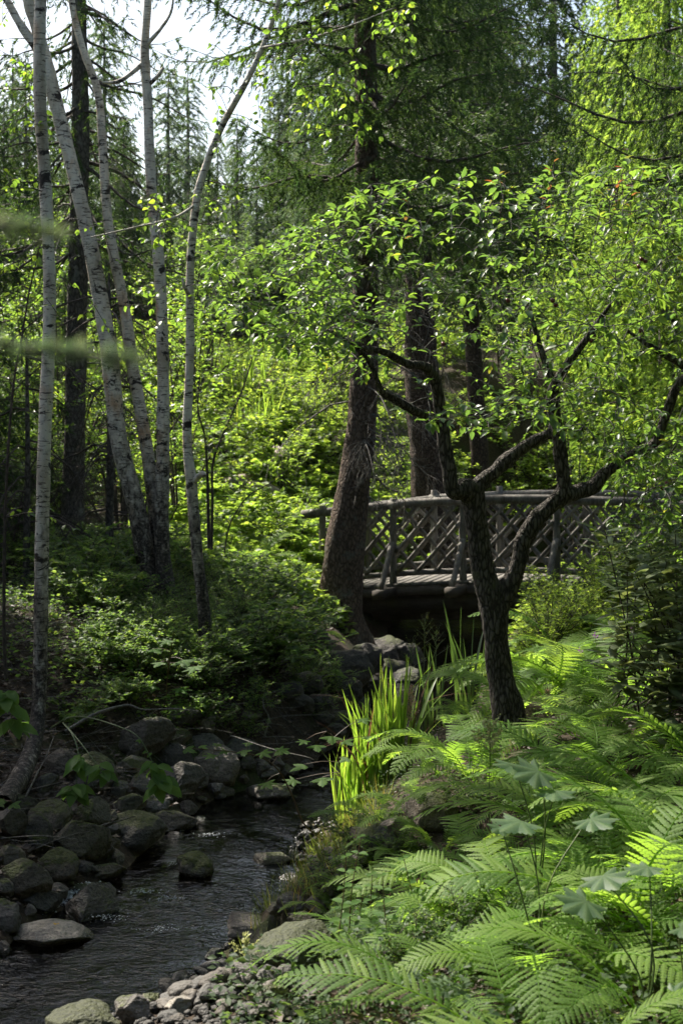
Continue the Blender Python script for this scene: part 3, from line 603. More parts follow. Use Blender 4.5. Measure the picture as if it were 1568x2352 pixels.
for side, n0, sg in ((0, .0, 1), (1, -BW, -1)):
    pu = POSTS if side == 0 else [q+.12 for q in POSTS]
    for u in pu:
        pole('post', B(u, n0, -.06), B(u, n0, RH+(.1 if side else .06)), .05, sides=10)
        if u > -1.5:
            g = Geo(); box(g, B(u, n0+sg*.28, -.085), ba, bn, bz, .075, .42, .055); bpart('outrigger', g, M['beam'])
            pole('brace', B(u, n0+sg*.05, .52), B(u-.03, n0+sg*.5, -.03), .042)
    for k in range(len(pu)-1):
        a, b = pu[k]-(.28 if k == 0 else .06), pu[k+1]+(.25 if k == len(pu)-2 else .06)
        pole('rail', B(a, n0+.012*(k % 2), RH-.02), B(b, n0+.012*(k % 2), RH-.02), .062, sides=10, bend=.01)
        pole('bottom_rail', B(pu[k]+.04, n0, .12), B(pu[k+1]-.04, n0, .12), .04)
        w = pu[k+1]-pu[k]-.08; h0, h1 = .14, RH-.07; hh = h1-h0
        for dr_ in (1, -1):
            s0 = -hh*.92
            while s0 < w:
                # line: u = s0 + t*hh*.92, h = t*hh (mirrored for the other layer)
                t0 = max(0, -s0/(hh*.92)); t1 = min(1, (w-s0)/(hh*.92))
                if t1-t0 > .12:
                    uA, uB = s0+t0*hh*.92, s0+t1*hh*.92
                    if dr_ < 0: uA, uB = w-uA, w-uB
                    pole('lattice_pole', B(pu[k]+.04+uA, n0+.022*dr_, h0+t0*hh), B(pu[k]+.04+uB, n0+.022*dr_, h0+t1*hh), .0245*random.uniform(.85, 1.15), sides=7, bend=.006)
                s0 += .26

# ---------------------------------------------------------------- tree trunks
def trunk(name, pts, mat, parent, sides=20, n=60, gnarl=.05, gscale=5, seed=0, foot=0.0, zs=.4, roots=0, rootlen=.5):
    # pts: list of (x, y, d, radius)
    p = catmull([P(a, b, c) for a, b, c, r in pts], n); rr = np.interp(np.linspace(0, 1, n), np.linspace(0, 1, len(pts)), [q[3] for q in pts])
    g = Geo(); z0 = p[0][2]
    V, F = tube(p, rr, sides, gnarl, gscale, seed, zs=zs)
    if foot:
        r = np.clip(1-(V[:, 2]-z0)/foot, 0, 1)
    else: r = np.zeros(len(V))
    if roots:   # buttress flare
        V = V.reshape(n, sides, 3); hgt = np.clip(1-(p[:, 2]-z0)/.55, 0, 1)**2
        th = np.linspace(0, 2*math.pi, sides, endpoint=False); fl = .5+.5*np.cos(th*roots+seed)
        V = p[:, None]+(V-p[:, None])*(1+.45*(hgt[:, None]*fl[None])[..., None]); V = V.reshape(-1, 3)
    loc = np.array(parent.location); g.add(V-loc, F, r)
    return g.build(name, mat, parent, smooth=True), p, rr
def limb(pts, mat, parent, n=40, sides=12, gnarl=.12, seed=0, name='limb', gscale=14):
    p = catmull([P(a, b, c) for a, b, c, r in pts], n); rr = np.interp(np.linspace(0, 1, n), np.linspace(0, 1, len(pts)), [q[3] for q in pts])
    g = Geo(); V, F = tube(p, rr, sides, gnarl, gscale, seed, zs=.7); g.add(V-np.array(parent.location), F, 0); g.build(name, mat, parent, smooth=True); return p, rr
def grow(nodes, nrad, targets, rs, sag=.1, rmax=.012, gnarl=.25):
    """connect each target to the nearest wood already there; returns twig paths"""
    N_ = [np.asarray(nodes, float)]; Rr_ = [np.asarray(nrad, float)]; paths = []
    allN = N_[0]; allR = Rr_[0]
    d0 = np.array([np.min(((allN-t)**2).sum(1)) for t in targets]); cap_ = len(allN)
    buf = np.zeros((cap_+4*len(targets), 3)); bufr = np.zeros(len(buf)); buf[:cap_] = allN; bufr[:cap_] = allR; m = cap_
    for t in np.asarray(targets)[np.argsort(d0)]:
        q = ((buf[:m]-t)**2).sum(1); k = int(np.argmin(q)); s = buf[k].copy(); ln = math.sqrt(q[k])
        if ln < .04: continue
        mid = (s+t)/2+rs.normal(size=3)*ln*.12*gnarl*2+np.array((0, 0, sag*ln))
        pth = catmull([s, mid, t], 7); r0 = min(bufr[k]*.7, rmax, .003+.008*ln); pr = np.linspace(max(r0, .003), .0021, 7)
        paths.append((pth, pr))
        for z in (2, 4, 6): buf[m] = pth[z]; bufr[m] = pr[z]; m += 1
    return paths
def shoots(paths, rs, per=7, t0=.35, size=(.05, .08), spread=.85, droop=-.15, tilt=.45):
    pos, dr, up, sz = [], [], [], []
    for pth, pr in paths:
        ln = np.linalg.norm(pth[-1]-pth[0]); k = max(3, int(per*min(1.6, .5+ln*1.6)))
        tt = np.clip(rs.uniform(t0, 1.05, k), 0, 1); tt[:2] = 1
        f = tt*6; i_ = np.minimum(f.astype(int), 5); q = pth[i_]+(pth[i_+1]-pth[i_])*(f-i_)[:, None]
        bd = nrm(pth[i_+1]-pth[i_]); side = nrm(np.cross(bd, (0, 0, 1.0)))*np.where(np.arange(k) % 2, 1, -1)[:, None]
        d = bd*rs.uniform(.1, .9, (k, 1))+side*spread*rs.uniform(.4, 1, (k, 1))+rs.normal(size=(k, 3))*.25; d[:, 2] += droop
        d = nrm(d); pos.append(q+d*.012); dr.append(d); up.append(np.array((0, 0, 1.0))+rs.normal(size=(k, 3))*tilt); sz.append(rs.uniform(*size, k))
    return np.concatenate(pos), np.concatenate(dr), np.concatenate(up), np.concatenate(sz)
def twigs(name, paths, mat, parent, sides=4):
    g = Geo(); loc = np.array(parent.location)
    for pth, pr in paths: add_tube(g, pth-loc, pr, sides)
    return tag(g.build(name, mat, parent, smooth=True), kind='stuff')
def polyrand(n, top, bot, x0, x1, d0, d1, rs, mask=None):
    res = []
    while len(res) < n:
        x = rs.uniform(x0, x1); ya, yb = np.interp(x, *zip(*top)), np.interp(x, *zip(*bot)); y = rs.uniform(ya, yb); d = rs.uniform(d0, d1)
        p = P(x, y, d)
        if mask and vn3(p*np.array((1.5, 1.5, 3.0)), mask)+.08 < rs.uniform(-.3, .25): continue
        res.append(p)
    return np.array(res)

# crab apple
base = hit(1178, 1706); AD = base[1]
apple = thing('crab_apple_tree', 'gnarled crab apple tree leaning over the stream before the bridge', 'tree', tuple(base))
D = AD
_, tp, tr_ = trunk('trunk', [(1182, 1740, D, .125), (1172, 1660, D, .098), (1152, 1560, D, .084), (1138, 1470, D, .08), (1132, 1400, D, .086), (1108, 1300, D-.02, .074), (1094, 1200, D-.04, .072), (1084, 1128, D-.05, .078)], M['apple_bark'], apple, 28, 110, .16, 9, 3, zs=.5)
limbs = []
limbs.append(limb([(1085, 1150, D-.05, .07), (1066, 1122, D-.12, .062), (1040, 1128, D-.18, .05), (1030, 1080, D-.2, .042), (1018, 1000, D-.2, .04), (1008, 930, D-.22, .036), (1000, 876, D-.28, .033), (975, 842, D-.35, .03), (935, 836, D-.45, .026), (880, 808, D-.55, .02), (820, 800, D-.7, .014)], M['apple_bark'], apple, 90, 14, .2, 5))
limbs.append(limb([(1012, 962, D-.2, .034), (980, 955, D-.28, .03), (944, 940, D-.36, .027), (905, 915, D-.42, .023), (876, 898, D-.5, .02), (840, 820, D-.6, .014), (760, 760, D-.7, .009)], M['apple_bark'], apple, 50, 10, .2, 6))
limbs.append(limb([(1082, 1148, D-.05, .06), (1100, 1112, D-.02, .052), (1128, 1088, D, .047), (1186, 1038, D+.05, .04), (1235, 1008, D+.08, .037), (1268, 985, D+.1, .032), (1275, 900, D+.15, .026), (1240, 800, D+.2, .018), (1210, 690, D+.2, .012)], M['apple_bark'], apple, 80, 12, .2, 7))
limbs.append(limb([(1136, 1420, D, .066), (1162, 1360, D-.03, .06), (1188, 1300, D-.05, .056), (1200, 1245, D-.06, .055), (1228, 1196, D-.06, .053), (1262, 1164, D-.05, .052), (1296, 1130, D-.04, .062)], M['apple_bark'], apple, 70, 16, .2, 8))
limbs.append(limb([(1300, 1140, D-.04, .05), (1290, 1090, D-.04, .046), (1284, 1016, D-.05, .043), (1272, 945, D-.08, .04), (1268, 900, D-.1, .036), (1300, 840, D-.2, .028), (1345, 780, D-.3, .02), (1400, 700, D-.4, .012)], M['apple_bark'], apple, 70, 13, .2, 9))
limbs.append(limb([(1290, 1138, D-.04, .055), (1325, 1130, D-.02, .05), (1362, 1120, D, .044), (1385, 1090, D+.02, .037), (1440, 1050, D+.05, .033), (1500, 1020, D+.08, .032), (1526, 960, D+.05, .03), (1550, 893, D, .027), (1575, 850, D, .024), (1500, 800, D-.1, .018), (1440, 760, D-.1, .01)], M['apple_bark'], apple, 90, 13, .2, 10))
limbs.append(limb([(1575, 852, D, .024), (1640, 800, D+.1, .02), (1700, 700, D+.1, .012)], M['apple_bark'], apple, 30, 8, .2, 11))
rs = np.random.default_rng(5)
TOP = [(470, 600), (600, 560), (750, 490), (850, 420), (950, 390), (1200, 395), (1350, 375), (1568, 380), (1750, 430)]
BOT = [(470, 680), (600, 800), (800, 850), (950, 960), (1100, 1000), (1250, 985), (1400, 1060), (1500, 1180), (1568, 1220), (1750, 1200)]
tgl = np.concatenate([polyrand(150, [(480, 570), (820, 520)], [(480, 690), (820, 850)], 480, 820, D-1.2, D+.4, rs, mask=9), polyrand(130, [(1400, 1000), (1600, 1000)], [(1400, 1190), (1600, 1330)], 1400, 1620, D-.5, D+.6, rs)])
tg = polyrand(1350, TOP, BOT, 480, 1740, D-1.3, D+.9, rs, mask=4)
tg = np.concatenate([tg, tgl])
nodes = np.concatenate([p[len(p)//3:] for p, r in limbs]); nr = np.concatenate([r[len(p)//3:] for p, r in limbs])
pa = grow(nodes, nr, tg, rs, .08, .013)
M['apple_twig'] = bark('apple_twig', [(.2, (.05, .044, .038)), (.9, (.2, .185, .165))], 40, .3)
twigs('branchwork', pa, M['apple_twig'], apple, 5)
pos, dr, up, sz = shoots(pa, rs, 7.2, .45, (.032, .076), .85, -.1, .26)
px_ = pos[:, 0]*FPX/pos[:, 1]+CX; py_ = HZ-(pos[:, 2]-EYE)*FPX/pos[:, 1]
inf = (px_ > 0) & (px_ < 1568) & (py_ > 300); order = np.argsort(pos[:, 1]+np.where(inf, 0, 99)); big = np.zeros(len(pos), bool); big[order[:290]] = True
g = Geo(); leaves(g, L8, pos[~big]-base, dr[~big], up[~big], sz[~big], .56); tag(g.build('foliage', M['apple_leaf'], apple), kind='stuff')
g = Geo(); g.add(L8[0]*np.array((.62, 1, 1)), L8[1]); lm = g.mesh('leaf', M['apple_leaf'])
for k in np.where(big)[0]: link('leaf', lm, apple, mw=rot_to(dr[k], up[k], pos[k]-base, sz[k]))
g = Geo(); g.add(L8[0]*np.array((.5, 1, 1)), L8[1]); lmr = g.mesh('young_leaf', M['red_leaf'])
for sx, sy in [(1160, 380), (1275, 350), (1440, 345), (1420, 400), (1450, 430), (1150, 380), (940, 420)]:   # reddish shoot tips
    tip = P(sx, sy, D-.6); bot_ = P(sx-random.uniform(10, 40), sy+130, D-.6); g = Geo(); add_tube(g, catmull([bot_, (tip+bot_)/2+np.array((.01, 0, 0)), tip], 6)-base, np.linspace(.0035, .0015, 6), 5); g.build('shoot', M['twig'], apple)
    for k in range(7):
        q = bot_+(tip-bot_)*(k/6); a = k*2.4; d = np.array((math.cos(a), math.sin(a), .5)); link('young_leaf', lmr, apple, mw=rot_to(d, (0, 0, 1), q-base, random.uniform(.04, .07)))
fm = rock_mesh('fruit', 5, 3, M['fruit'], 0, 0)
for sx, sy, dd in [(1362, 770, 8.6), (1357, 782, 8.6), (1335, 795, 8.6), (1018, 790, 8.4), (1472, 595, 8.5), (1466, 612, 8.5), (1480, 600, 8.5), (1268, 690, 8.3), (1275, 700, 8.3), (1165, 690, 8.4), (1530, 1110, 8.6), (1520, 1120, 8.6), (1500, 1118, 8.7), (1470, 760, 8.5)]:
    o = link('fruit', fm, apple, P(sx, sy, dd)-base); o.scale = (.014,)*3

# birches
def birch(label, pts, foot, seed, crown_box, nshoot, nleaf, size=(.035, .055), sides=20, mask=None, lm='birch_leaf', extra=(), rmax=.014, cond=None):
    b0 = P(*pts[0][:3]); t = thing('birch_tree', label, 'tree', tuple(b0))
    _, p, r = trunk('trunk', pts, M['birch_bark'], t, sides, 120, .07, 5, seed, foot, zs=1.0)
    rs = np.random.default_rng(seed); NN = [p[50:]]; RR = [r[50:]]
    for e in extra:
        q, qr = limb(e, M['birch_bark'], t, 30, 8, .1, seed, 'branch'); NN.append(q); RR.append(qr)
    tg = []
    for (top, bot, x0, x1, d0, d1, n) in crown_box: tg.append(polyrand(n, top, bot, x0, x1, d0, d1, rs, mask))
    if tg:
        pa = grow(np.concatenate(NN), np.concatenate(RR), np.concatenate(tg), rs, .1, rmax)
        twigs('branchwork', pa, M['twig'], t, 4); pos, dr, up, sz = shoots(pa, rs, nleaf, .35, size, .8, -.35, .5)
        g = Geo(); leaves(g, L8, pos-b0, dr, up, sz, .72); tag(g.build('crown', M[lm], t), kind='stuff')
    return t
def hi(x0, x1, y0, y1, d0, d1, n): return ([(x0, y0), (x1, y0)], [(x0, y1), (x1, y1)], x0, x1, d0, d1, n)
birch('straight pale birch rooted among the boulders at the water edge', [(5, 1850, 8.45, .07), (52, 1775, 8.85, .06), (82, 1690, 9.15, .05), (92, 1560, 9.3, .047), (96, 1300, 9.35, .046), (103, 1000, 9.4, .045), (115, 700, 9.45, .043), (106, 450, 9.5, .042), (92, 200, 9.5, .041), (95, -100, 9.5, .039), (110, -700, 9.6, .035), (90, -1500, 9.6, .012)],
      1.3, 31, [hi(-500, 700, -1700, -300, 8.4, 11, 210), hi(-60, 110, 250, 640, 9.2, 10.6, 26)], 0, 9)
birch('stout leaning birch of the multi stemmed clump', [(352, 1385, 13, .12), (338, 1300, 13, .092), (312, 1160, 13, .086), (272, 1000, 13, .082), (250, 800, 13, .077), (215, 600, 13, .071), (180, 440, 13, .067), (135, 260, 13, .061), (112, 170, 13, .066), (84, 60, 13, .055), (55, -60, 13, .05), (-20, -600, 13, .03), (-40, -1000, 13, .012)],
      1.0, 32, [hi(-500, 250, -1100, -250, 12, 14.5, 130), hi(-80, 120, -100, 420, 12.5, 14.5, 46), hi(150, 420, 480, 620, 12.3, 13.6, 22)], 0, 9, extra=[[(112, 165, 13, .05), (85, 110, 13, .045), (50, 60, 13, .04), (10, -10, 13, .03), (-60, -120, 13, .015)]])
birch('slim dark barked birch in the middle of the clump', [(372, 1378, 13.1, .075), (362, 1250, 13.1, .066), (345, 1080, 13.1, .062), (312, 880, 13.1, .056), (285, 700, 13.1, .05), (250, 520, 13.1, .045), (236, 330, 13.1, .042), (225, 210, 13.1, .036), (190, 110, 13.1, .032), (165, 0, 13.1, .03), (150, -200, 13.1, .02), (140, -500, 13.1, .008)],
      1.9, 33, [hi(0, 400, -600, -120, 12.5, 14, 60)], 0, 8)
birch('upright peeling birch on the garden side of the clump', [(384, 1375, 12.95, .085), (372, 1240, 12.95, .07), (374, 1050, 12.95, .06), (375, 880, 12.95, .056), (368, 640, 12.95, .052), (348, 430, 12.95, .047), (340, 240, 12.95, .043), (333, 120, 12.95, .04), (340, 0, 12.95, .036), (350, -250, 12.95, .028), (360, -700, 12.95, .01)],
      .9, 34, [hi(150, 650, -800, -120, 12, 14.5, 90)], 0, 8, extra=[[(335, 140, 12.95, .024), (300, 170, 12.9, .02), (270, 188, 12.85, .018), (235, 190, 12.8, .012)], [(342, 195, 12.95, .02), (362, 175, 12.9, .018), (376, 155, 12.9, .014)], [(335, 105, 12.95, .022), (370, 65, 12.9, .016), (395, 20, 12.9, .012), (400, -60, 12.9, .008)]])
birch('birch bowed over towards the spruce, half way down the bank', [(472, 1530, 11.5, .06), (470, 1420, 11.5, .052), (455, 1290, 11.5, .046), (445, 1180, 11.5, .048), (440, 1110, 11.5, .046), (430, 1000, 11.5, .037), (437, 800, 11.5, .035), (437, 620, 11.5, .033), (450, 470, 11.5, .031), (470, 390, 11.5, .029), (510, 290, 11.5, .026), (570, 180, 11.4, .023), (610, 90, 11.4, .02), (640, 0, 11.3, .017), (665, -150, 11.2, .008)],
      1.2, 35, [hi(480, 620, 90, 480, 10.8, 11.8, 26), ([(620, -20), (950, -20)], [(620, 260), (760, 330), (950, 130)], 620, 950, 10.2, 11.4, 62), hi(690, 900, 150, 330, 10.3, 11.2, 26), hi(300, 560, 430, 570, 10.7, 11.6, 34), hi(280, 520, 640, 760, 10.6, 11.4, 16), hi(500, 800, -500, -60, 10.5, 12.5, 60)], 0, 6.5, (.04, .062),
      extra=[[(442, 1110, 11.5, .03), (455, 1095, 11.45, .026), (466, 1088, 11.4, .022), (470, 1094, 11.38, .018)], [(450, 470, 11.5, .012), (400, 500, 11.3, .01), (320, 520, 11.1, .008), (210, 545, 11.0, .005)], [(440, 690, 11.5, .016), (425, 660, 11.4, .014), (418, 640, 11.4, .008)], [(600, 110, 11.4, .012), (700, 90, 11.1, .009), (800, 60, 10.9, .006), (900, 20, 10.8, .004)]])

# ---------------------------------------------------------------- spruces
def conifer_geo(rs, z0, z1, step, per, Lfun, center, slope=-.35, curl=.22, twig_sp=.07, twig_len=.34, tuft_sp=.045, tuft_s=.055, hang=.5, tpl=None, azf=None, woods=4):
    wood = Geo(); nd = Geo(); P_, D_, U_ = [], [], []
    z = z0; az = rs.uniform(0, 6.28)
    while z < z1:
        for k in range(per):
            az += 2.4+rs.normal()*.25
            if azf and not azf(az % (2*math.pi), z, rs): continue
            zz = z+rs.uniform(-.5, .5)*step; L_ = Lfun(zz)*rs.uniform(.7, 1.15)
            if L_ < .08: continue
            h = np.array((math.cos(az), math.sin(az), 0)); c = center(zz); t = np.linspace(0, 1, 9)
            sw = np.cross(h, (0, 0, 1.))*rs.normal()*.12
            bp = c+h*(t*L_)[:, None]+sw*(t**2*L_)[:, None]; bp[:, 2] += L_*(slope*t+curl*t**3+.05*np.sin(t*7+rs.uniform(0, 6)))
            add_tube(wood, bp, np.linspace(.012+.008*L_, .003, 9), woods)
            nt_ = max(2, int(L_*.88/twig_sp))
            ts = np.linspace(.12, 1, nt_); f = ts*8; i_ = np.minimum(f.astype(int), 7); st = bp[i_]+(bp[i_+1]-bp[i_])*(f-i_)[:, None]; bd = nrm(bp[i_+1]-bp[i_])
            for q, d0, tt, n_ in zip(st, bd, ts, range(nt_)):
                for sgn in (-1, 1):
                    ln = twig_len*(1.15-.75*tt)*rs.uniform(.5, 1.2)
                    side = np.cross(d0, (0, 0, 1.))*sgn; a = d0*rs.uniform(.35, .8)+side*rs.uniform(.5, 1.0); a = a/np.linalg.norm(a)
                    m = max(2, int(ln/tuft_sp)); s_ = (np.arange(m)+rs.random())/m*ln
                    pp = q+a*s_[:, None]; pp[:, 2] -= hang*(s_**2/ln)+hang*.25*s_
                    dd = np.tile(a, (m, 1)); dd[:, 2] -= hang*(2*s_/ln+.25); P_.append(pp); D_.append(dd)
                if n_ == nt_-1: P_.append(q[None]); D_.append(d0[None])
        z += step
    Pp = np.concatenate(P_); Dd = np.concatenate(D_)
    leaves(nd, tpl or TUFT, Pp, nrm(Dd+rs.normal(size=Dd.shape)*.12), rs.normal(size=Dd.shape)+np.array((0, 0, .5)), tuft_s*rs.uniform(.8, 1.3, len(Pp)), 1.0)
    return wood, nd
def cone(H, zb, Rm, p=.85): return lambda z: Rm*max(0., (H-z)/(H-zb))**p*(1 if z > zb else .6)
def straight(z): return np.array((0., 0., z))
VAR = {}
def variant(key, seed, H, zb, Rm, mat, per=5, step=.42, far=False, **kw):
    rs = np.random.default_rng(seed)
    if far: kw = dict(dict(twig_sp=.125, twig_len=.55, tuft_sp=.09, tuft_s=.15, tpl=TUFT_FAR, woods=3), **kw)
    w, n = conifer_geo(rs, zb, H-.05, step, per, cone(H, zb, Rm), straight, **kw)
    add_tube(n, np.array([(0, 0, H-.6), (0, 0, H+.1)]), (.02, .003), 4)
    tk = Geo(); add_tube(tk, np.array([(0, 0, -.4), (0, 0, .3), (0, 0, H*.5), (0, 0, H)]), (H*.018, H*.014, H*.009, .01), 10, .08, 4, seed)
    VAR[key] = (tk.mesh('trunk', M['grey_bark'], True), w.mesh('branchwork', M['twig']), n.mesh('crown', M[mat]))
variant('dark', 1, 12, 1.2, 2.3, 'needle', far=True, hang=.7)
variant('high', 6, 12, 4.6, 2.4, 'needle', far=True, hang=.7)
variant('pale', 2, 10, .4, 1.5, 'needle_pale', step=.34, far=True, hang=.4)
variant('pale2', 3, 11, 2.0, 1.9, 'needle_pale', step=.4, far=True, hang=.8)
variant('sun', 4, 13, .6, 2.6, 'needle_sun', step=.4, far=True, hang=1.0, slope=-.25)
def spruce(px, d, H, key, label, group, name='spruce_tree', base_y=None):
    x = (px-CX)*d/FPX; b = onground(x, d); h0 = {'dark': 12, 'high': 12, 'pale': 10, 'pale2': 11, 'sun': 13}[key]; s = H/h0
    t = thing(name, label, 'tree', tuple(b), group, random.uniform(0, 6.28), (s*random.uniform(.9, 1.1), s*random.uniform(.9, 1.1), s))
    for nm, me in zip(('trunk', 'branchwork', 'crown'), VAR[key]): tag(link(nm, me, t), kind=None if nm == 'trunk' else 'stuff')
    return t
lab = 'slender spruce standing on the wooded ridge behind the garden'; gp = 'spruces on the ridge behind the garden'
for px, d, tip in [(387, 45, 130), (432, 52, 150), (240, 42, 15), (300, 36, 300), (500, 48, 300), (545, 40, 250), (590, 34, 330), (350, 62, 330), (460, 60, 320), (640, 44, 190), (200, 50, 200), (110, 42, 190), (700, 36, 140), (150, 60, 260), (30, 44, 100), (540, 62, 330), (420, 38, 470), (270, 58, 280)]:
    b = onground((px-CX)*d/FPX, d)[2]; H = EYE+(HZ-tip)*d/FPX-b
    spruce(px, d, H, random.choice(['pale', 'pale', 'pale2']), lab, gp)
for px, d, tip in [(60, 36, 120), (185, 37, 180), (285, 35, 260), (10, 33, 220), (360, 40, 330), (480, 37, 360)]:
    b = onground((px-CX)*d/FPX, d)[2]; spruce(px, d, EYE+(HZ-tip)*d/FPX-b, 'dark', lab, gp)
lab = 'dark shaggy spruce in the wood beyond the bridge'; gp = 'dark spruces beyond the bridge'
for px, d, H, k in [(1050, 44, 17, 'dark'), (1150, 40, 11, 'dark'), (1270, 42, 14.5, 'dark'), (905, 44, 17, 'dark'), (770, 42, 13, 'dark'), (660, 44, 11, 'pale2'), (980, 50, 17, 'dark'), (1100, 42, 14, 'pale2'), (1330, 46, 11, 'pale2'), (860, 46, 14, 'pale2')]:
    spruce(px, d, H, k, lab, gp)
lab = 'yellow green sunlit conifer beyond the fern bank'; gp = 'sunlit conifers beyond the fern bank'
for px, d, H in [(1420, 30, 12.0), (1530, 26, 14), (1620, 30, 14), (1480, 42, 15), (1360, 38, 9), (1720, 24, 13)]:
    spruce(px, d, H, 'sun', lab, gp)
lab = 'dark spruce in the shaded wood behind the birches'; gp = 'dark spruces behind the birches'
for px, d, H, k in [(-230, 17.2, 11, 'dark'), (-200, 15.0, 6.0, 'dark'), (-420, 19, 11, 'dark'), (-700, 14, 12, 'dark'), (-420, 24, 11, 'dark'), (150, 24, 3.0, 'dark')]:
    spruce(px, d, H, k, lab, gp)

# the big spruce by the bridge, with its bare lower branches
def big_spruce(label, pts, seed, zlo, zhi, Rm, roots, mat, crown_kw, azf=None, Rfun=None, sides=30, gn=.07):
    b0 = P(*pts[0][:3]); t = thing('spruce_tree', label, 'tree', tuple(b0))
    _, p, r = trunk('trunk', pts, M[mat], t, sides, 90, gn, 9, seed, roots=roots, zs=.5)
    def cen(z): return np.array([np.interp(z, p[:, 2], p[:, 0]), np.interp(z, p[:, 2], p[:, 1]), z])
    rs = np.random.default_rng(seed); H = p[-1][2]
    if zhi > zlo:
        w, n = conifer_geo(rs, zlo, zhi, center=cen, Lfun=Rfun or cone(H, zlo, Rm), azf=azf, **crown_kw)
        for g_ in (w, n):
            for a in range(len(g_.v)): g_.v[a] = g_.v[a]-b0
        tag(w.build('branchwork', M['twig'], t), kind='stuff'); tag(n.build('crown', M['needle'], t), kind='stuff')
    return t, cen, b0, r
def dead_branches(t, cen, b0, rs, zs, n, lmin, lmax, azc=None, mat='dead_twig', beard=.5):
    g = Geo()
    for k in range(n):
        z = rs.uniform(*zs); az = rs.uniform(0, 6.28) if azc is None else azc+rs.normal()*.7; L_ = rs.uniform(lmin, lmax); h = np.array((math.cos(az), math.sin(az), 0))
        tt = np.linspace(0, 1, 7); bp = cen(z)+h*(tt*L_)[:, None]; bp[:, 2] += L_*(.1*tt-.75*tt**2)+rs.normal(size=7)*.015
        add_tube(g, bp-b0, np.linspace(.013, .003, 7), 4)
        for m in range(int(L_*18)):
            f = rs.uniform(.2, 1)*6; i_ = min(int(f), 5); q = bp[i_]+(bp[i_+1]-bp[i_])*(f-i_)
            d = nrm(np.cross(h, (0, 0, 1))*rs.choice((-1, 1))*.8+h*rs.uniform(0, .8)+np.array((0, 0, rs.uniform(-1.3, .1)))); ln = rs.uniform(.1, .45)
            e = q+d*ln; e[2] -= .3*ln; tp_ = catmull([q, q+d*ln*.55, e], 5); add_tube(g, tp_-b0, np.linspace(.004, .0016, 5), 3)
            for c in range(3):
                q2 = tp_[rs.integers(1, 5)]; d2 = nrm(d+rs.normal(size=3)*.7+np.array((0, 0, -.4)))*rs.uniform(.05, .16); add_tube(g, np.array([q2, q2+d2])-b0, (.0022, .001), 3)
    return tag(g.build('dead_branchwork', M[mat], t), kind='stuff')
CK = dict(step=.38, per=6, slope=-.24, curl=.2, twig_sp=.1, twig_len=.55, tuft_sp=.065, tuft_s=.108, hang=.7)
sp1, cen1, b1, _ = big_spruce('large spruce with rough reddish trunk standing beside the bridge end', [(768, 1490, 16.5, .36), (776, 1400, 16.5, .29), (787, 1310, 16.5, .245), (800, 1200, 16.5, .215), (816, 1090, 16.5, .185), (828, 1000, 16.5, .17), (836, 850, 16.5, .16), (840, 600, 16.5, .15), (843, 300, 16.5, .135), (836, 0, 16.5, .12), (830, -500, 16.5, .09), (828, -1000, 16.5, .05), (828, -1400, 16.5, .01)],
                           51, 4.7, 12.5, 2.3, 5, 'spruce_bark', CK, azf=lambda a, z, rs: (rs.random() < .4 if (math.cos(a) < .1 and math.sin(a) > -.4) else (z > 5.4 or rs.random() < .7)), Rfun=lambda z: float(np.interp(z, (4.6, 6, 8, 14), (1.5, 2.3, 2.5, .3))))
dead_branches(sp1, cen1, b1, np.random.default_rng(7), (2.3, 5.4), 34, .5, 1.5)
dead_branches(sp1, cen1, b1, np.random.default_rng(8), (1.9, 3.6), 13, .4, .8, azc=-.4)
sp2, cen2, b2, _ = big_spruce('second spruce with thick dark trunk just past the bridge', [(1000, 1340, 22, .36), (994, 1200, 22, .31), (984, 1050, 22, .29), (970, 880, 22, .27), (962, 600, 22, .2), (958, 200, 22, .17), (955, 0, 22, .15), (955, -500, 22, .06), (955, -700, 22, .01)],
                           52, 5.8, 12.2, 2.6, 5, 'dark_bark', dict(CK, twig_sp=.12, tuft_sp=.08, tuft_s=.125), Rfun=lambda z: float(np.interp(z, (5.5, 6.5, 9, 13), (2.0, 2.6, 2.2, .4))))
dead_branches(sp2, cen2, b2, np.random.default_rng(9), (3.4, 5.5), 14, .6, 1.6, mat='twig')
sp3, cen3, b3, _ = big_spruce('thinner spruce behind the thick trunked one past the bridge', [(1130, 1300, 25, .18), (1110, 1150, 25, .17), (1098, 1000, 25, .155), (1080, 700, 25, .14), (1060, 300, 25, .11), (1050, -100, 25, .06), (1045, -300, 25, .01)],
                           53, 5.2, 12, 3.0, 0, 'dark_bark', dict(CK, twig_sp=.14, tuft_sp=.1, tuft_s=.15), Rfun=lambda z: float(np.interp(z, (5, 6, 9, 12), (2.0, 2.7, 2.0, .5))))
sp4, cen4, b4, _ = big_spruce('grey trunked spruce with drooping dead boughs behind the birches', [(165, 1330, 17, .15), (172, 1000, 17, .125), (178, 700, 17, .12), (185, 300, 17, .105), (182, 0, 17, .09), (180, -500, 17, .03), (180, -700, 17, .008)],
                           54, 5.0, 10.3, 1.9, 0, 'grey_bark', dict(CK, per=5, twig_sp=.14, tuft_sp=.08, tuft_s=.1, twig_len=.35, slope=-.55))
dead_branches(sp4, cen4, b4, np.random.default_rng(10), (3.2, 6.5), 18, .6, 1.3)
sp5, cen5, b5, _ = big_spruce('near spruce whose long drooping boughs hang over the fern bank', [(1720, 1200, 15.5, .2), (1720, 600, 15.5, .17), (1720, 0, 15.5, .13), (1720, -600, 15.5, .07), (1720, -1000, 15.5, .01)],
                           55, 5.2, 10.5, 2.3, 0, 'spruce_bark', dict(CK, step=.5, per=4, slope=-.1, hang=1.3, twig_len=.6), Rfun=lambda z: float(np.interp(z, (5, 6, 9, 12), (1.8, 2.4, 2.0, .3))))

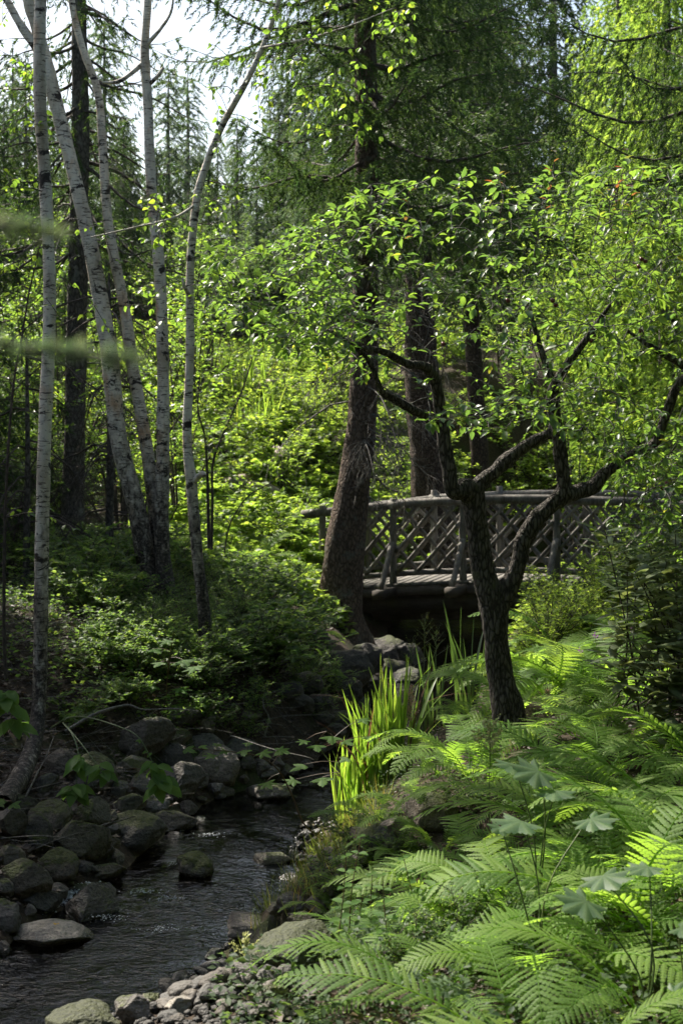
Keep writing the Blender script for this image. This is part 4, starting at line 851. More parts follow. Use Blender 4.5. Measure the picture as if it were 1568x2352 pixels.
# ---------------------------------------------------------------- shrubs and saplings
def shrub_geo(seed, h, r, nst, nsub, nl, ls, wid=.6, tpl=L4, flat=.35, up=1.0, lean=(0, 0)):
    rs = np.random.default_rng(seed); w = Geo(); lf = Geo(); P_, D_, U_ = [], [], []
    for s in range(nst):
        a = rs.uniform(0, 6.28); rr = r*math.sqrt(rs.random()); zt = h*(.55+.45*rs.random())*(1-.45*(rr/r)**2)
        e = np.array((math.cos(a)*rr+lean[0], math.sin(a)*rr+lean[1], zt)); b = np.array((math.cos(a), math.sin(a), 0))*rr*.12
        pt = catmull([b, b+(e-b)*np.array((.3, .3, .55)), e], 9); add_tube(w, pt, np.linspace(.004+.004*h, .0018, 9), 4)
        for k in range(nsub):
            t = rs.uniform(.3, 1); f = t*8; i_ = min(int(f), 7); q = pt[i_]+(pt[i_+1]-pt[i_])*(f-i_)
            a2 = rs.uniform(0, 6.28); d = nrm(np.array((math.cos(a2), math.sin(a2), rs.uniform(-.1, .7)))+nrm(e)*.5); ln = (.12+.22*rs.random())*max(r, .35*h)
            sp_ = np.array([q, q+d*ln*.5, q+d*ln+np.array((0, 0, -.12*ln))]); add_tube(w, sp_, (.0022, .0018, .0012), 3)
            u = np.linspace(.2, 1, nl); pp = q+d*(u*ln)[:, None]; pp[:, 2] -= .12*ln*u**2
            sd = nrm(np.cross(d, (0, 0, 1.)))*np.where(np.arange(nl) % 2, 1, -1)[:, None]
            dd = d*rs.uniform(.2, .8, (nl, 1))+sd*rs.uniform(.5, 1., (nl, 1))+rs.normal(size=(nl, 3))*.2; dd[:, 2] -= .1
            P_.append(pp); D_.append(dd); U_.append(np.array((0, 0, up))+rs.normal(size=(nl, 3))*flat)
    Pp = np.concatenate(P_); leaves(lf, tpl, Pp, nrm(np.concatenate(D_)), np.concatenate(U_), ls*rs.uniform(.65, 1.2, len(Pp)), wid, rs.random(len(Pp))*.9)
    return w, lf
SH = {}
def shrub_var(key, mat, n, **kw):
    SH[key] = []
    for k in range(n):
        w, l = shrub_geo(hash_(key)+k, **kw); SH[key].append((w.mesh('stems', M['twig']), l.mesh('foliage', M[mat])))
def hash_(s): return sum(ord(c)*(i+3) for i, c in enumerate(s)) % 9999
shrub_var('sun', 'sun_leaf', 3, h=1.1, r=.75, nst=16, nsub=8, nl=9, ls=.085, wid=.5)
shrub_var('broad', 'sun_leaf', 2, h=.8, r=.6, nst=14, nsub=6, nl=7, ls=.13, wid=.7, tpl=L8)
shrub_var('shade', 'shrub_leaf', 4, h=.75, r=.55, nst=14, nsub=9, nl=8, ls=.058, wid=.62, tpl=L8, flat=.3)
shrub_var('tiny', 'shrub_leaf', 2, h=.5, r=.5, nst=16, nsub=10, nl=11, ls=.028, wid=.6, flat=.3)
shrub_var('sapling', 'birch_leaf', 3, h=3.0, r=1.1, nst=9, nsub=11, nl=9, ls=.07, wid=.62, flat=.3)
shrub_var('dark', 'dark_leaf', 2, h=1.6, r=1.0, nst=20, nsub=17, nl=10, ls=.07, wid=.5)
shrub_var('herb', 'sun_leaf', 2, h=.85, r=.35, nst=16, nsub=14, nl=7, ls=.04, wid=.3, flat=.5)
def shrub(key, pos, sc, label, group=None, name='shrub', sz=1.0):
    t = thing(name, label, name.replace('_', ' '), tuple(pos), group, random.uniform(0, 6.28), (sc*random.uniform(.85, 1.15), sc*random.uniform(.85, 1.15), sc*sz))
    w, l = random.choice(SH[key]); tag(link('branchwork', w, t), kind='stuff'); tag(link('foliage', l, t), kind='stuff'); return t
def sprinkle(key, n, x0, x1, d0, d1, s0, s1, label, group, name='shrub', ok=None, sink=.05):
    k = 0; tries = 0
    while k < n and tries < n*40:
        tries += 1; d = random.uniform(d0, d1); px = random.uniform(x0, x1); X_ = (px-CX)*d/FPX; b = onground(X_, d, -sink)
        if b[2] < .12 or (ok and not ok(px, d, b)): continue
        shrub(key, b, random.uniform(s0, s1), label, group, name); k += 1
path_gap = lambda px, d, b: not (490 < px < 600 and 20 < d < 34)
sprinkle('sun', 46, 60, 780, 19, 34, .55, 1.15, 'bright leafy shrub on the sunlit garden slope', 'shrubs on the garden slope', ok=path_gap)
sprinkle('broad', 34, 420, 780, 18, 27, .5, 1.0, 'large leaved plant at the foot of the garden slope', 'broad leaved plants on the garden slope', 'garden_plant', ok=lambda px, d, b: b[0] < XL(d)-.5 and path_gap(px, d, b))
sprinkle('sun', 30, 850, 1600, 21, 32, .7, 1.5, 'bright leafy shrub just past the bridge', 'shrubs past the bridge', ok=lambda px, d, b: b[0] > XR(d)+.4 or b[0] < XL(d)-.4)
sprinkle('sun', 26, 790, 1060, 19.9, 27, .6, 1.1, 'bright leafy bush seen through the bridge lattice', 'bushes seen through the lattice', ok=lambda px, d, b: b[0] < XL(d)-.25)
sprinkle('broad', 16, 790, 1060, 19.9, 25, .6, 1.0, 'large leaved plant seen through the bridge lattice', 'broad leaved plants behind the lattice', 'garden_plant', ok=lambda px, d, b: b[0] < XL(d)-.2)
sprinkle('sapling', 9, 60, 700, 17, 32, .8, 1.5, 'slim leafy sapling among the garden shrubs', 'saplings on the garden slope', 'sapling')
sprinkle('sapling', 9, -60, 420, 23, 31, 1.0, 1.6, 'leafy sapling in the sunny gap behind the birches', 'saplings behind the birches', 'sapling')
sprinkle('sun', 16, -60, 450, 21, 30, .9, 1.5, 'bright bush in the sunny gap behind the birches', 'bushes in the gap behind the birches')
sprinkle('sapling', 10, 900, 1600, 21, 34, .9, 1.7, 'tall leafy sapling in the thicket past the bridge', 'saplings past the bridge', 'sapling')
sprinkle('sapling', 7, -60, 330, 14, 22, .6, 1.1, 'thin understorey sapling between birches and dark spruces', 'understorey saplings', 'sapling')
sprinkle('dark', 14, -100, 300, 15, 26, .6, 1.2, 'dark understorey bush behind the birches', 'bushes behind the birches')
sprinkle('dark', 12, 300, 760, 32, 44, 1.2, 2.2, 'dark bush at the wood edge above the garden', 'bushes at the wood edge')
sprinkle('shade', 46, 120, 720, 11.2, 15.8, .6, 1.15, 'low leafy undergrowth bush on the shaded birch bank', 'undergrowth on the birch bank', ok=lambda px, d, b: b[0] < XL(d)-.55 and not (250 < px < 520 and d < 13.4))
sprinkle('tiny', 10, 270, 520, 11.4, 13, .45, .7, 'low bramble at the foot of the birch clump', 'brambles at the birch clump foot', 'bramble')
sprinkle('tiny', 36, 300, 760, 10.8, 15.5, .5, 1.0, 'small leaved bramble on the shaded birch bank', 'brambles on the birch bank', 'bramble', ok=lambda px, d, b: b[0] < XL(d)-.25)
sprinkle('shade', 16, 180, 620, 9.8, 11.4, .35, .6, 'straggling bush overhanging the boulder heap', 'bushes overhanging the boulder heap', ok=lambda px, d, b: b[0] < XL(d)-.45)
sprinkle('tiny', 16, 380, 740, 10.2, 12.5, .45, .8, 'trailing bramble over the boulders at the bend', 'brambles at the bend', 'bramble', ok=lambda px, d, b: b[0] < XL(d)-.15)
sprinkle('shade', 12, -60, 330, 12.5, 17, .6, 1.0, 'low bush in the shade left of the birch clump', 'bushes in the birch shade')
for px, d, sc_, w_ in [(1575, 12.8, .75, 'by the fern end of the bridge'), (1620, 12.0, .95, 'behind the rhododendron'), (1530, 15.0, .6, 'against the bridge railing'), (1660, 14, 1.2, 'overtopping the bridge railing')]:
    shrub('dark', onground((px-CX)*d/FPX, d), sc_, 'dark leafy bush '+w_)
sprinkle('herb', 16, 1190, 1420, 11.5, 15, .8, 1.2, 'tall feathery herb in the sunny stand before the bridge', 'tall herbs before the bridge', 'tall_herb')
sprinkle('tiny', 26, 700, 1100, 4.6, 7.6, .28, .55, 'small leaved weed on the near fern bank', 'weeds on the near fern bank', 'weed', ok=lambda px, d, b: b[0] > XR(d)+.3)

# ---------------------------------------------------------------- rhododendron
RL = (np.array([(0, 0, 0), (0, .3, .01), (0, .7, 0), (0, 1, -.1), (-.5, .35, -.03), (-.42, .72, -.05), (.5, .35, -.03), (.42, .72, -.05)]),
      np.array([(0, 1, 4), (0, 6, 1), (4, 1, 2), (4, 2, 5), (1, 6, 7), (1, 7, 2), (5, 2, 3), (2, 7, 3)]))
g = Geo(); g.add(RL[0]*np.array((.36, 1, 1)), RL[1]); rlm = g.mesh('leaf', M['rhodo_leaf'])
rb = onground((1560-CX)*8.6/FPX, 8.6); rh = thing('rhododendron', 'glossy rhododendron with whorled leathery leaves beside the ferns', 'shrub', tuple(rb))
tops = [P(x, y, d) for x, y, d in [(1440, 1300, 8.2), (1480, 1340, 8.1), (1530, 1290, 8.3), (1500, 1400, 8.0), (1550, 1370, 8.1), (1450, 1400, 8.2), (1520, 1460, 8.0), (1470, 1480, 8.1), (1560, 1470, 7.9), (1430, 1360, 8.5), (1490, 1250, 8.6), (1550, 1220, 8.6), (1590, 1300, 8.2), (1600, 1400, 8.0), (1490, 1540, 7.9), (1545, 1550, 7.8), (1610, 1500, 7.9), (1420, 1440, 8.5), (1460, 1330, 8.7), (1540, 1420, 8.4), (1600, 1230, 8.5), (1500, 1310, 8.8)]]
tops += [P(x, y, d) for x, y, d in [(1440, 1540, 8.0), (1490, 1590, 7.8), (1540, 1610, 7.7), (1590, 1580, 7.7), (1415, 1500, 8.2), (1530, 1520, 7.7), (1580, 1450, 7.7)]]
tops += [q_+R.normal(size=3)*np.array((.12, .15, .12)) for q_ in tops]
for q in tops:
    b_ = rb+np.array((random.uniform(-.5, .5), random.uniform(-.3, .3), 0)); g = Geo(); add_tube(g, catmull([b_-rb, (b_+q)/2-rb+np.array((.05, 0, -.12)), q-rb], 8), np.linspace(.008, .003, 8), 5); g.build('stem', M['twig'], rh, True)
    for k in range(11):
        a = k*2.4+random.random(); d = np.array((math.cos(a), math.sin(a), random.uniform(-.25, .6))); link('leaf', rlm, rh, mw=rot_to(d, np.array((0, 0, 1))-d*.2, q-rb+np.array((0, 0, -.012*k)), random.uniform(.12, .19)))

# ---------------------------------------------------------------- ferns
def frond_mesh(seed, npair, nlobe, th0, th1, plen=.17, side=.0, wavy=.03, mat='fern', name='frond'):
    rs = np.random.default_rng(seed); g = Geo(); n = 40; s = np.linspace(0, 1, n); th = np.radians(th0+(th1-th0)*s**1.15); ds = 1/(n-1)
    y = np.concatenate([[0], np.cumsum(np.cos(th[:-1])*ds)]); z = np.concatenate([[0], np.cumsum(np.sin(th[:-1])*ds)]); x = side*s**2+wavy*np.sin(s*5+seed)*s
    path = np.stack([x, y, z], -1); add_tube(g, path, np.linspace(.006, .0012, n), 4)
    tang = nrm(np.gradient(path, axis=0)); nor = nrm(np.cross(np.tile((1., 0, 0), (n, 1)), tang))
    for k in range(npair):
        u = .13+.86*(k+.5)/npair; f = u*(n-1); i_ = min(int(f), n-2); q = path[i_]+(path[i_+1]-path[i_])*(f-i_); t_ = tang[i_]; nn = nor[i_]; b = np.cross(t_, nn)
        pl = plen*min(1, ((u-.08)/.48))**.75*min(1, ((1.02-u)/.42))**.8*rs.uniform(.93, 1.07)
        fw = .35+.55*u; 
        for sg in (-1, 1):
            d = nrm(b*sg+t_*fw+nn*rs.uniform(-.05, .22)); wdir = nrm(np.cross(d, nn))*sg
            m = max(2, int(nlobe*pl/plen+.5)) if nlobe > 1 else 1
            hw = max(.009, .5*.86/npair*.84)
            if nlobe == 1:
                V = [q, q+d*pl*.4+wdir*hw, q+d*pl-nn*.12*pl, q+d*pl*.4-wdir*hw]; g.add(V, [(0, 1, 2, 3)], rs.random()*.15); continue
            tt = np.linspace(0, 1, m+1); c = q+d*(tt*pl)[:, None]-nn*(.16*pl*tt**2)[:, None]
            V = []; F = []
            for j in range(m):
                w = hw*(1-.8*(j/m)**1.6)*(.75 if j == 0 else 1); a0, a1 = c[j], c[j+1]; e = a1-a0
                for s2 in (-1, 1):
                    o = len(V); V += [a0, a1, a1+wdir*s2*w*.86+e*.12-nn*w*.12, a0+wdir*s2*w+e*.42-nn*w*.16]
                    F.append((o, o+1, o+2, o+3) if s2*sg > 0 else (o+3, o+2, o+1, o))
            g.add(V, F, rs.random()*.12)
    return g.mesh(name, M[mat])
FH = [frond_mesh(70+k, 27, 10, 68-4*k, -35-12*(k % 3), .17, .05*(k-2)) for k in range(6)]
FHl = [frond_mesh(80+k, 26, 10, 34-6*k, -22-10*k, .18, .07*(k-1)) for k in range(3)]
FL = [frond_mesh(90+k, 26, 1, 74-4*k, -30-12*(k % 3), .17, .05*(k-2)) for k in range(5)]
M['dead_fern'] = leaf_mat('dead_fern', [(0, (.07, .045, .02)), (1, (.16, .1, .045))], (1.6, 1.5, 1.2), .25, .7, .1)
FD = [frond_mesh(95+k, 22, 7, 30-8*k, -40-15*k, .1, .15*(k-1), .08, 'dead_fern', 'withered_frond') for k in range(3)]
def fern(pos, size, n, label, group, meshes=None, a0=0, a1=6.28, name='fern'):
    t = thing(name, label, 'fern', tuple(pos), group)
    for k in range(n):
        a = a0+(a1-a0)*(k+random.uniform(-.3, .3))/n; o = link('frond', random.choice(meshes or FH), t); s = size*random.uniform(.55, 1.15)
        o.rotation_euler = (random.uniform(-.25, .25), random.uniform(-.3, .3), a-math.pi/2); o.scale = (s, s, s); o.location = (math.cos(a)*.03, math.sin(a)*.03, 0)
    for k in range(random.choice((0, 1, 1, 2)) if meshes is None else 0):
        o = link('withered_frond', random.choice(FD), t); s = size*random.uniform(.5, .8); o.rotation_euler = (random.uniform(-.3, .1), random.uniform(-.3, .3), random.uniform(0, 6.28)); o.scale = (s, s, s)
    return t
lab, gp = 'big arching fern on the near fern bank', 'ferns of the near bank'
for px, d, s, n in [(1330, 4.75, .8, 8), (1560, 4.6, .85, 8), (1170, 5.3, .8, 7), (1420, 5.5, .85, 8), (1600, 5.7, .95, 9), (1250, 6.1, .8, 7), (1090, 6.5, .65, 7), (1480, 6.6, .9, 8), (1640, 7.0, 1.0, 9), (1350, 7.2, .85, 9), (1480, 4.1, .8, 8), (1230, 7.0, .7, 8), (1250, 4.4, .75, 7), (1450, 4.9, .85, 8), (1100, 4.8, .7, 7), (1545, 5.2, .9, 8), (1370, 6.3, .85, 8), (1180, 5.9, .75, 7), (1570, 6.4, .95, 8), (1050, 5.9, .65, 7), (1420, 7.2, .85, 8), (1550, 7.5, .9, 8)]:
    fern(onground((px-CX)*d/FPX, d, -.02), s, n, lab, gp)
lab, gp = 'dark toothed fern below the crab apple trunk', 'ferns around the crab apple'
for px, d, s, n in [(1080, 8.0, .75, 9), (1020, 8.2, .5, 8), (1230, 8.5, .7, 8), (1030, 9.3, .7, 9), (1330, 8.6, .7, 8), (1120, 7.4, .6, 8), (1090, 10.2, .6, 8), (1440, 7.9, .7, 8)]:
    fern(onground((px-CX)*d/FPX, d, -.02), s, n, lab, gp)
lab, gp = 'tall glowing fern in the sunny stand behind the crab apple trunk', 'ferns behind the crab apple'
for px, d, s, n in [(1260, 10.2, 1.05, 10), (1340, 9.8, 1.0, 10), (1400, 10.6, 1.1, 10), (1300, 11.4, 1.1, 10), (1440, 9.6, .95, 9), (1210, 11.6, .95, 9), (1230, 13, .9, 9), (1380, 12.4, 1.0, 9), (1190, 10.4, .8, 8), (1480, 11, 1, 9)]:
    fern(onground((px-CX)*d/FPX, d, -.02), s, n, lab, gp)
lab, gp = 'small shaded fern on the birch bank', 'ferns of the birch bank'
for px, d, s, n in [(640, 12.4, .7, 8), (560, 12.0, .6, 8), (690, 13.6, .6, 8), (480, 14.5, .6, 7), (260, 13.2, .6, 7), (620, 14.8, .6, 7), (720, 12.8, .5, 7)]:
    fern(onground((px-CX)*d/FPX, d, -.02), s, n, lab, gp, FL)
lab, gp = 'low fern in the sunlit garden bed', 'ferns of the garden bed'
for k in range(14):
    d = random.uniform(17, 23); px = random.uniform(420, 720); b = onground((px-CX)*d/FPX, d, -.02)
    if b[0] < XL(d)-.6: fern(b, random.uniform(.6, .9), 8, lab, gp, FL)

# ---------------------------------------------------------------- irises
def blade_mesh(seed, bend, w=.014, mat='iris'):
    rs = np.random.default_rng(seed); n = 12; s = np.linspace(0, 1, n); x = bend*s**2.2; z = s*np.sqrt(np.maximum(1-(bend*1.1*s)**2, .2)); hw = w*np.interp(s, (0, .3, .75, 1), (.75, 1, .8, .03))
    g = Geo(); V = np.concatenate([np.stack([x, -hw, z], -1), np.stack([x+.003, 0*hw, z], -1), np.stack([x, hw, z], -1)])
    F = [(a*n+k, (a+1)*n+k, (a+1)*n+k+1, a*n+k+1) for a in (0, 1) for k in range(n-1)]; g.add(V, F); return g.mesh('blade', M[mat], True)
BL = [blade_mesh(k, b) for k, b in enumerate((.02, .06, .12, .22, .04, .4))]
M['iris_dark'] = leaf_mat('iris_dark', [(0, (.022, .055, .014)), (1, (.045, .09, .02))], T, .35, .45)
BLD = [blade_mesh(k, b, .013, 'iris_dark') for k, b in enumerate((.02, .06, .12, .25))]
BLX = [blade_mesh(20+k, b, .009, 'dead_fern') for k, b in enumerate((.35, .55, .7))]
def iris(px, d, n, h, rad, label, group=None, name='iris_clump', BL=BL):
    b = onground((px-CX)*d/FPX, d, -.03); b[2] = max(b[2], -.05); t = thing(name, label, 'iris', tuple(b), group)
    for k in range(n):
        a = random.uniform(0, 6.28); r_ = rad*math.sqrt(random.random()); o = link('blade', random.choice(BLX if random.random() < .09 else BL if random.random() > .3 else BL[:3]), t); s = h*random.uniform(.6, 1.08)
        o.location = (r_*math.cos(a), r_*.8*math.sin(a), 0); o.rotation_euler = (random.uniform(-.1, .1)+.12*math.sin(a)*-1, .12*math.cos(a)+random.uniform(-.08, .08), random.uniform(0, 6.28)); o.scale = (s, s*random.uniform(.8, 1.3)/max(s, .5)*.8, s)
lab, gp = 'glowing yellow green iris clump on the gravel spit', 'sunlit iris clumps'
iris(800, 9.55, 34, .6, .1, lab, gp); iris(855, 9.7, 60, .85, .12, lab, gp); iris(910, 9.6, 52, .85, .11, lab, gp)
lab, gp = 'darker tall iris clump beside the boulders below the bridge', 'shaded iris clumps'
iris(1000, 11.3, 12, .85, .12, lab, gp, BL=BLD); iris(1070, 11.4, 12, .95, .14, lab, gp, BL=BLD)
iris(560, 27, 40, 1.1, .5, 'strap leaved clump beside the garden steps', None, 'lily_clump')
iris(590, 24, 40, 1.0, .5, 'strap leaved clump below the garden steps', None, 'lily_clump')

# ---------------------------------------------------------------- palmate plants
def palm_mesh(seed, lobes=5, tooth=.07, name='leaf', mat='palm_leaf', cut=.32, spread=260):
    rs = np.random.default_rng(seed); g = Geo(); na = lobes*14+1; V = [(0, 0, 0)]; half = math.radians(spread/2); mids = []
    for k in range(na):
        t = k/(na-1); th = -half+2*half*t; ph = (t*lobes) % 1.0; i_ = min(int(t*lobes), lobes-1); c = abs(ph-.5)*2 if k < na-1 else 1
        size = 1-.42*abs((i_+.5)/lobes*2-1)**1.3
        r_ = size*(1-cut*c**.75)-tooth*(((k % 3) == 1))*.9+rs.normal()*.01
        z = -.10*r_*r_+.07*(1-c)*r_-.04*c; V.append((math.sin(th)*r_, .12+math.cos(th)*r_*.95, z))
    F = [(0, k+1, k) for k in range(1, na)]; V[0] = (0, .1, .03)
    # inner ring for a smoother fold
    g.add(np.array(V)*.5, F, [.75]+[float(np.clip(1-1.6*abs(((k/(na-1)*lobes) % 1.0)-.5)*2, .05, 1)) for k in range(na)]); return g.mesh(name, M[mat])
PM = [palm_mesh(1), palm_mesh(2, 5, .08), palm_mesh(3, 7, .06, spread=290)]
MP = [palm_mesh(11, 5, .06, 'leaf', 'maple_leaf', .55, 240), palm_mesh(12, 3, .07, 'leaf', 'maple_leaf', .5, 200)]
def palm_plant(px, py, d, spec, label, group=None):
    b = onground((px-CX)*d/FPX, d); t = thing('broad_leaf_plant', label, 'plant', tuple(b), group)
    for lx, ly, w, dd in spec:
        q = P(lx, ly, d+dd); s = w*(d+dd)/FPX*1.05; e = q-b; g = Geo(); add_tube(g, catmull([(0, 0, 0), e*np.array((.15, .15, .55))+R.normal(size=3)*.02, e], 9), np.linspace(.0035, .002, 9), 5); g.build('stalk', M['stem'], t, True)
        a = random.uniform(-2.6, -.5); link('leaf', random.choice(PM), t, mw=rot_to((math.cos(a), math.sin(a), -.05), (random.uniform(-.25, .25), -.35+random.uniform(-.2, .2), 1), e, s*1.1))
    return t
palm_plant(1230, 1950, 5.0, [(1180, 1755, 130, 0), (1240, 1770, 140, -.1), (1275, 1815, 130, -.15)], 'pale maple shaped leaves on stalks before the crab apple trunk')
palm_plant(1240, 2080, 4.5, [(1200, 1885, 150, 0), (1150, 1900, 70, .1), (1350, 1880, 130, .1)], 'broad jagged leaf plant rising between ferns on the slope')
palm_plant(1480, 2200, 4.0, [(1380, 2010, 150, .1), (1350, 2068, 150, 0), (1490, 1990, 120, .15)], 'cluster of broad pale leaves above the near ferns')
palm_plant(1030, 2330, 4.3, [(1040, 2255, 140, 0), (960, 2225, 110, .2), (920, 2240, 80, .1)], 'low broad leaf plant with pale jagged leaves by the plume')
palm_plant(720, 2350, 4.7, [(690, 2325, 150, 0), (590, 2320, 90, .1), (790, 2345, 120, 0)], 'grey green jagged leaves at the edge of the gravel beach')
palm_plant(1110, 2350, 4.1, [(1105, 2345, 120, 0), (1180, 2350, 110, .1), (1020, 2350, 90, -.1)], 'jagged leaves low among the near weeds')
palm_plant(1560, 2100, 3.8, [(1555, 2130, 120, 0), (1540, 2280, 110, 0)], 'broad leaves shading the ferns beside the path edge')

# maple shoots over the water, and hanging vines on the birch bank
def spray(name, cat, label, pts, leaf_specs, meshes, mat='red_stem', r0=.006):
    p = catmull([P(*q) for q in pts], 40); b = p[0]; t = thing(name, label, cat, tuple(b)); g = Geo(); add_tube(g, p-b, np.linspace(r0, .002, 40), 6); g.build('stem', M[mat], t, True)
    for lx, ly, w, dd in leaf_specs:
        k = int(np.argmin([(q[0]*FPX/q[1]+CX-lx)**2+(HZ-(q[2]-EYE)*FPX/q[1]-ly)**2 for q in p])); q0 = p[k]; d = q0[1]+dd; q = P(lx, ly, d); s = w*d/FPX*1.05
        g = Geo(); add_tube(g, catmull([q0-b, (q0+q)/2-b+np.array((0, 0, .01)), q-b], 5), np.linspace(.0022, .0014, 5), 4); g.build('stalk', M[mat], t, True)
        a = random.uniform(-2.7, -.4); link('leaf', random.choice(meshes), t, mw=rot_to((math.cos(a), math.sin(a), -.25), (random.uniform(-.2, .2), -.2+random.uniform(-.2, .2), 1), q-b, s))
    return t
spray('maple_shoot', 'shoot', 'long maple shoot with toothed leaves reaching out over the stream', [(762, 1945, 8.6), (700, 1895, 8.5), (672, 1830, 8.4), (640, 1770, 8.3), (600, 1740, 8.2), (545, 1728, 8.1), (480, 1722, 8.0), (425, 1718, 7.9)],
      [(425, 1718, 60, 0), (460, 1712, 44, 0), (490, 1732, 56, 0), (520, 1722, 50, .05), (560, 1722, 60, 0), (600, 1726, 66, -.05), (640, 1720, 60, .05), (655, 1720, 70, .2), (610, 1796, 70, 0), (500, 1708, 36, .1), (570, 1705, 40, .1)], MP)
spray('maple_shoot', 'shoot', 'leafy maple shoot rising in front of the iris clump', [(800, 1930, 8.9), (790, 1850, 8.8), (780, 1770, 8.7), (770, 1700, 8.6), (750, 1680, 8.5)],
      [(700, 1755, 80, 0), (740, 1785, 84, 0), (760, 1690, 80, 0), (725, 1710, 70, .1), (790, 1700, 60, .1), (830, 1650, 60, .1), (800, 1740, 60, .1), (680, 1790, 70, 0), (850, 1690, 60, .1), (700, 1700, 50, .1)], MP)
ov = Geo(); ov.add(L8[0]*np.array((.66, 1, 1)), L8[1]); ovm = ov.mesh('leaf', M['maple_leaf'])
def vine(label, pts, whorls, ms=None):
    p = catmull([P(*q) for q in pts], 40); b = p[0]; t = thing('hanging_vine', label, 'vine', tuple(b)); g = Geo(); add_tube(g, p-b, np.linspace(.005, .002, 40), 6); g.build('stem', M['stem'], t, True)
    for u, n, sz in whorls:
        q = p[int(u*39)]-b
        for k in range(n):
            a = random.uniform(-3.0, .1) if random.random() < .7 else random.uniform(0, 6.28); d = (math.cos(a), math.sin(a)*.7, random.uniform(-.8, -.05)); link('leaf', ovm, t, mw=rot_to(d, (random.uniform(-.3, .3), -.35, 1), q+R.normal(size=3)*.012, sz*random.uniform(.7, 1.1)))
vine('arching vine with oval leaves hanging in front of the boulder heap', [(118, 1672, 8.6), (160, 1648, 8.5), (210, 1650, 8.4), (270, 1668, 8.3), (315, 1690, 8.2), (340, 1730, 8.15), (360, 1770, 8.1), (372, 1800, 8.1)], [(.6, 2, .03), (.72, 2, .04), (.8, 4, .1), (.86, 4, .12), (.93, 5, .13), (1, 6, .13)])
vine('drooping vine with oval leaves next to the leaning birch foot', [(145, 1660, 8.5), (168, 1690, 8.35), (180, 1730, 8.25), (178, 1780, 8.2), (172, 1820, 8.15)], [(.55, 6, .12), (.62, 5, .11), (.97, 7, .13), (1, 5, .12)])
vine('trailing oval leaf sprig over the bright moss boulder', [(150, 1664, 8.5), (190, 1712, 8.3), (215, 1745, 8.2), (235, 1770, 8.15)], [(.8, 4, .1), (1, 6, .12)])
vine('cluster of big oval leaves by the straight birch', [(-30, 1620, 8.0), (0, 1590, 8.0), (20, 1600, 8.0), (30, 1660, 8.0)], [(.3, 5, .12), (.6, 6, .14), (1, 6, .14), (.8, 4, .13)])
spray('maple_shoot', 'shoot', 'small maple sprig low beside the leaning birch foot', [(-20, 1850, 8.0), (0, 1838, 7.9), (24, 1840, 7.8)], [(10, 1836, 50, 0), (28, 1845, 55, 0), (-5, 1842, 50, .05)], MP)
spray('maple_shoot', 'shoot', 'maple seedling with broad leaves on the shaded birch bank', [(385, 1660, 10.6), (383, 1580, 10.6), (392, 1500, 10.5), (400, 1450, 10.4)], [(360, 1575, 70, 0), (410, 1580, 70, 0), (420, 1515, 90, -.1), (370, 1520, 60, 0), (450, 1530, 80, 0), (350, 1490, 60, 0), (390, 1470, 60, 0), (395, 1620, 70, 0)], MP)
o = link('fallen_leaf', MP[1], None, P(133, 2166, 7.1)); o.scale = (.06,)*3; o.location.z = .16; o.data = MP[1].copy(); o.data.materials[0] = plain('yellow_leaf', (.5, .3, .02)); o.rotation_euler = (.1, .1, 1); tag(o, 'single yellow leaf lying on the broad pale boulder', 'leaf')

# ---------------------------------------------------------------- more stream side trees, and unseen spruces added against sky light
lab, gp = 'dense young spruce crowding the shaded bank behind the straight birch', 'young spruces of the shaded bank'
for X_, d, H in [(-4.6, 9.5, 5.5), (-5.4, 11.5, 6.5), (-4.3, 12.6, 4.2), (-6.0, 8.0, 6.5), (-4.2, 14.8, 4.0), (-6.5, 13.5, 8), (-5.0, 6.6, 4.5)]:
    spruce(CX+X_*FPX/d, d, H, 'dark', lab, gp)
lab, gp = 'unseen spruce added on the path side to cut sky light', 'unseen spruces added to cut sky light'  # out of view, added around the camera to block sky fill
for X_, d, H in [(-5.5, -2.5, 14), (-2.6, -5, 15), (2.4, -4.5, 15), (5.2, -2, 14), (5.6, 2.0, 14), (6.0, 6.2, 13), (6.6, 10.5, 14), (7.5, 14.5, 15), (-7.5, 2.5, 14), (0, -8.5, 16), (5.5, -7, 15), (-6, -8, 15), (8.8, 4, 15), (9, 9, 15), (3.5, -11, 16), (-3.5, -12, 16), (9, -3, 15), (-9.5, -3, 15)]:
    b = onground(X_, d); t = thing('spruce_tree', lab, 'tree', tuple(b), gp, random.uniform(0, 6), (H/12*1.15, H/12*1.15, H/12))
    for nm, me in zip(('trunk', 'branchwork', 'crown'), VAR['dark']): tag(link(nm, me, t), kind=None if nm == 'trunk' else 'stuff')
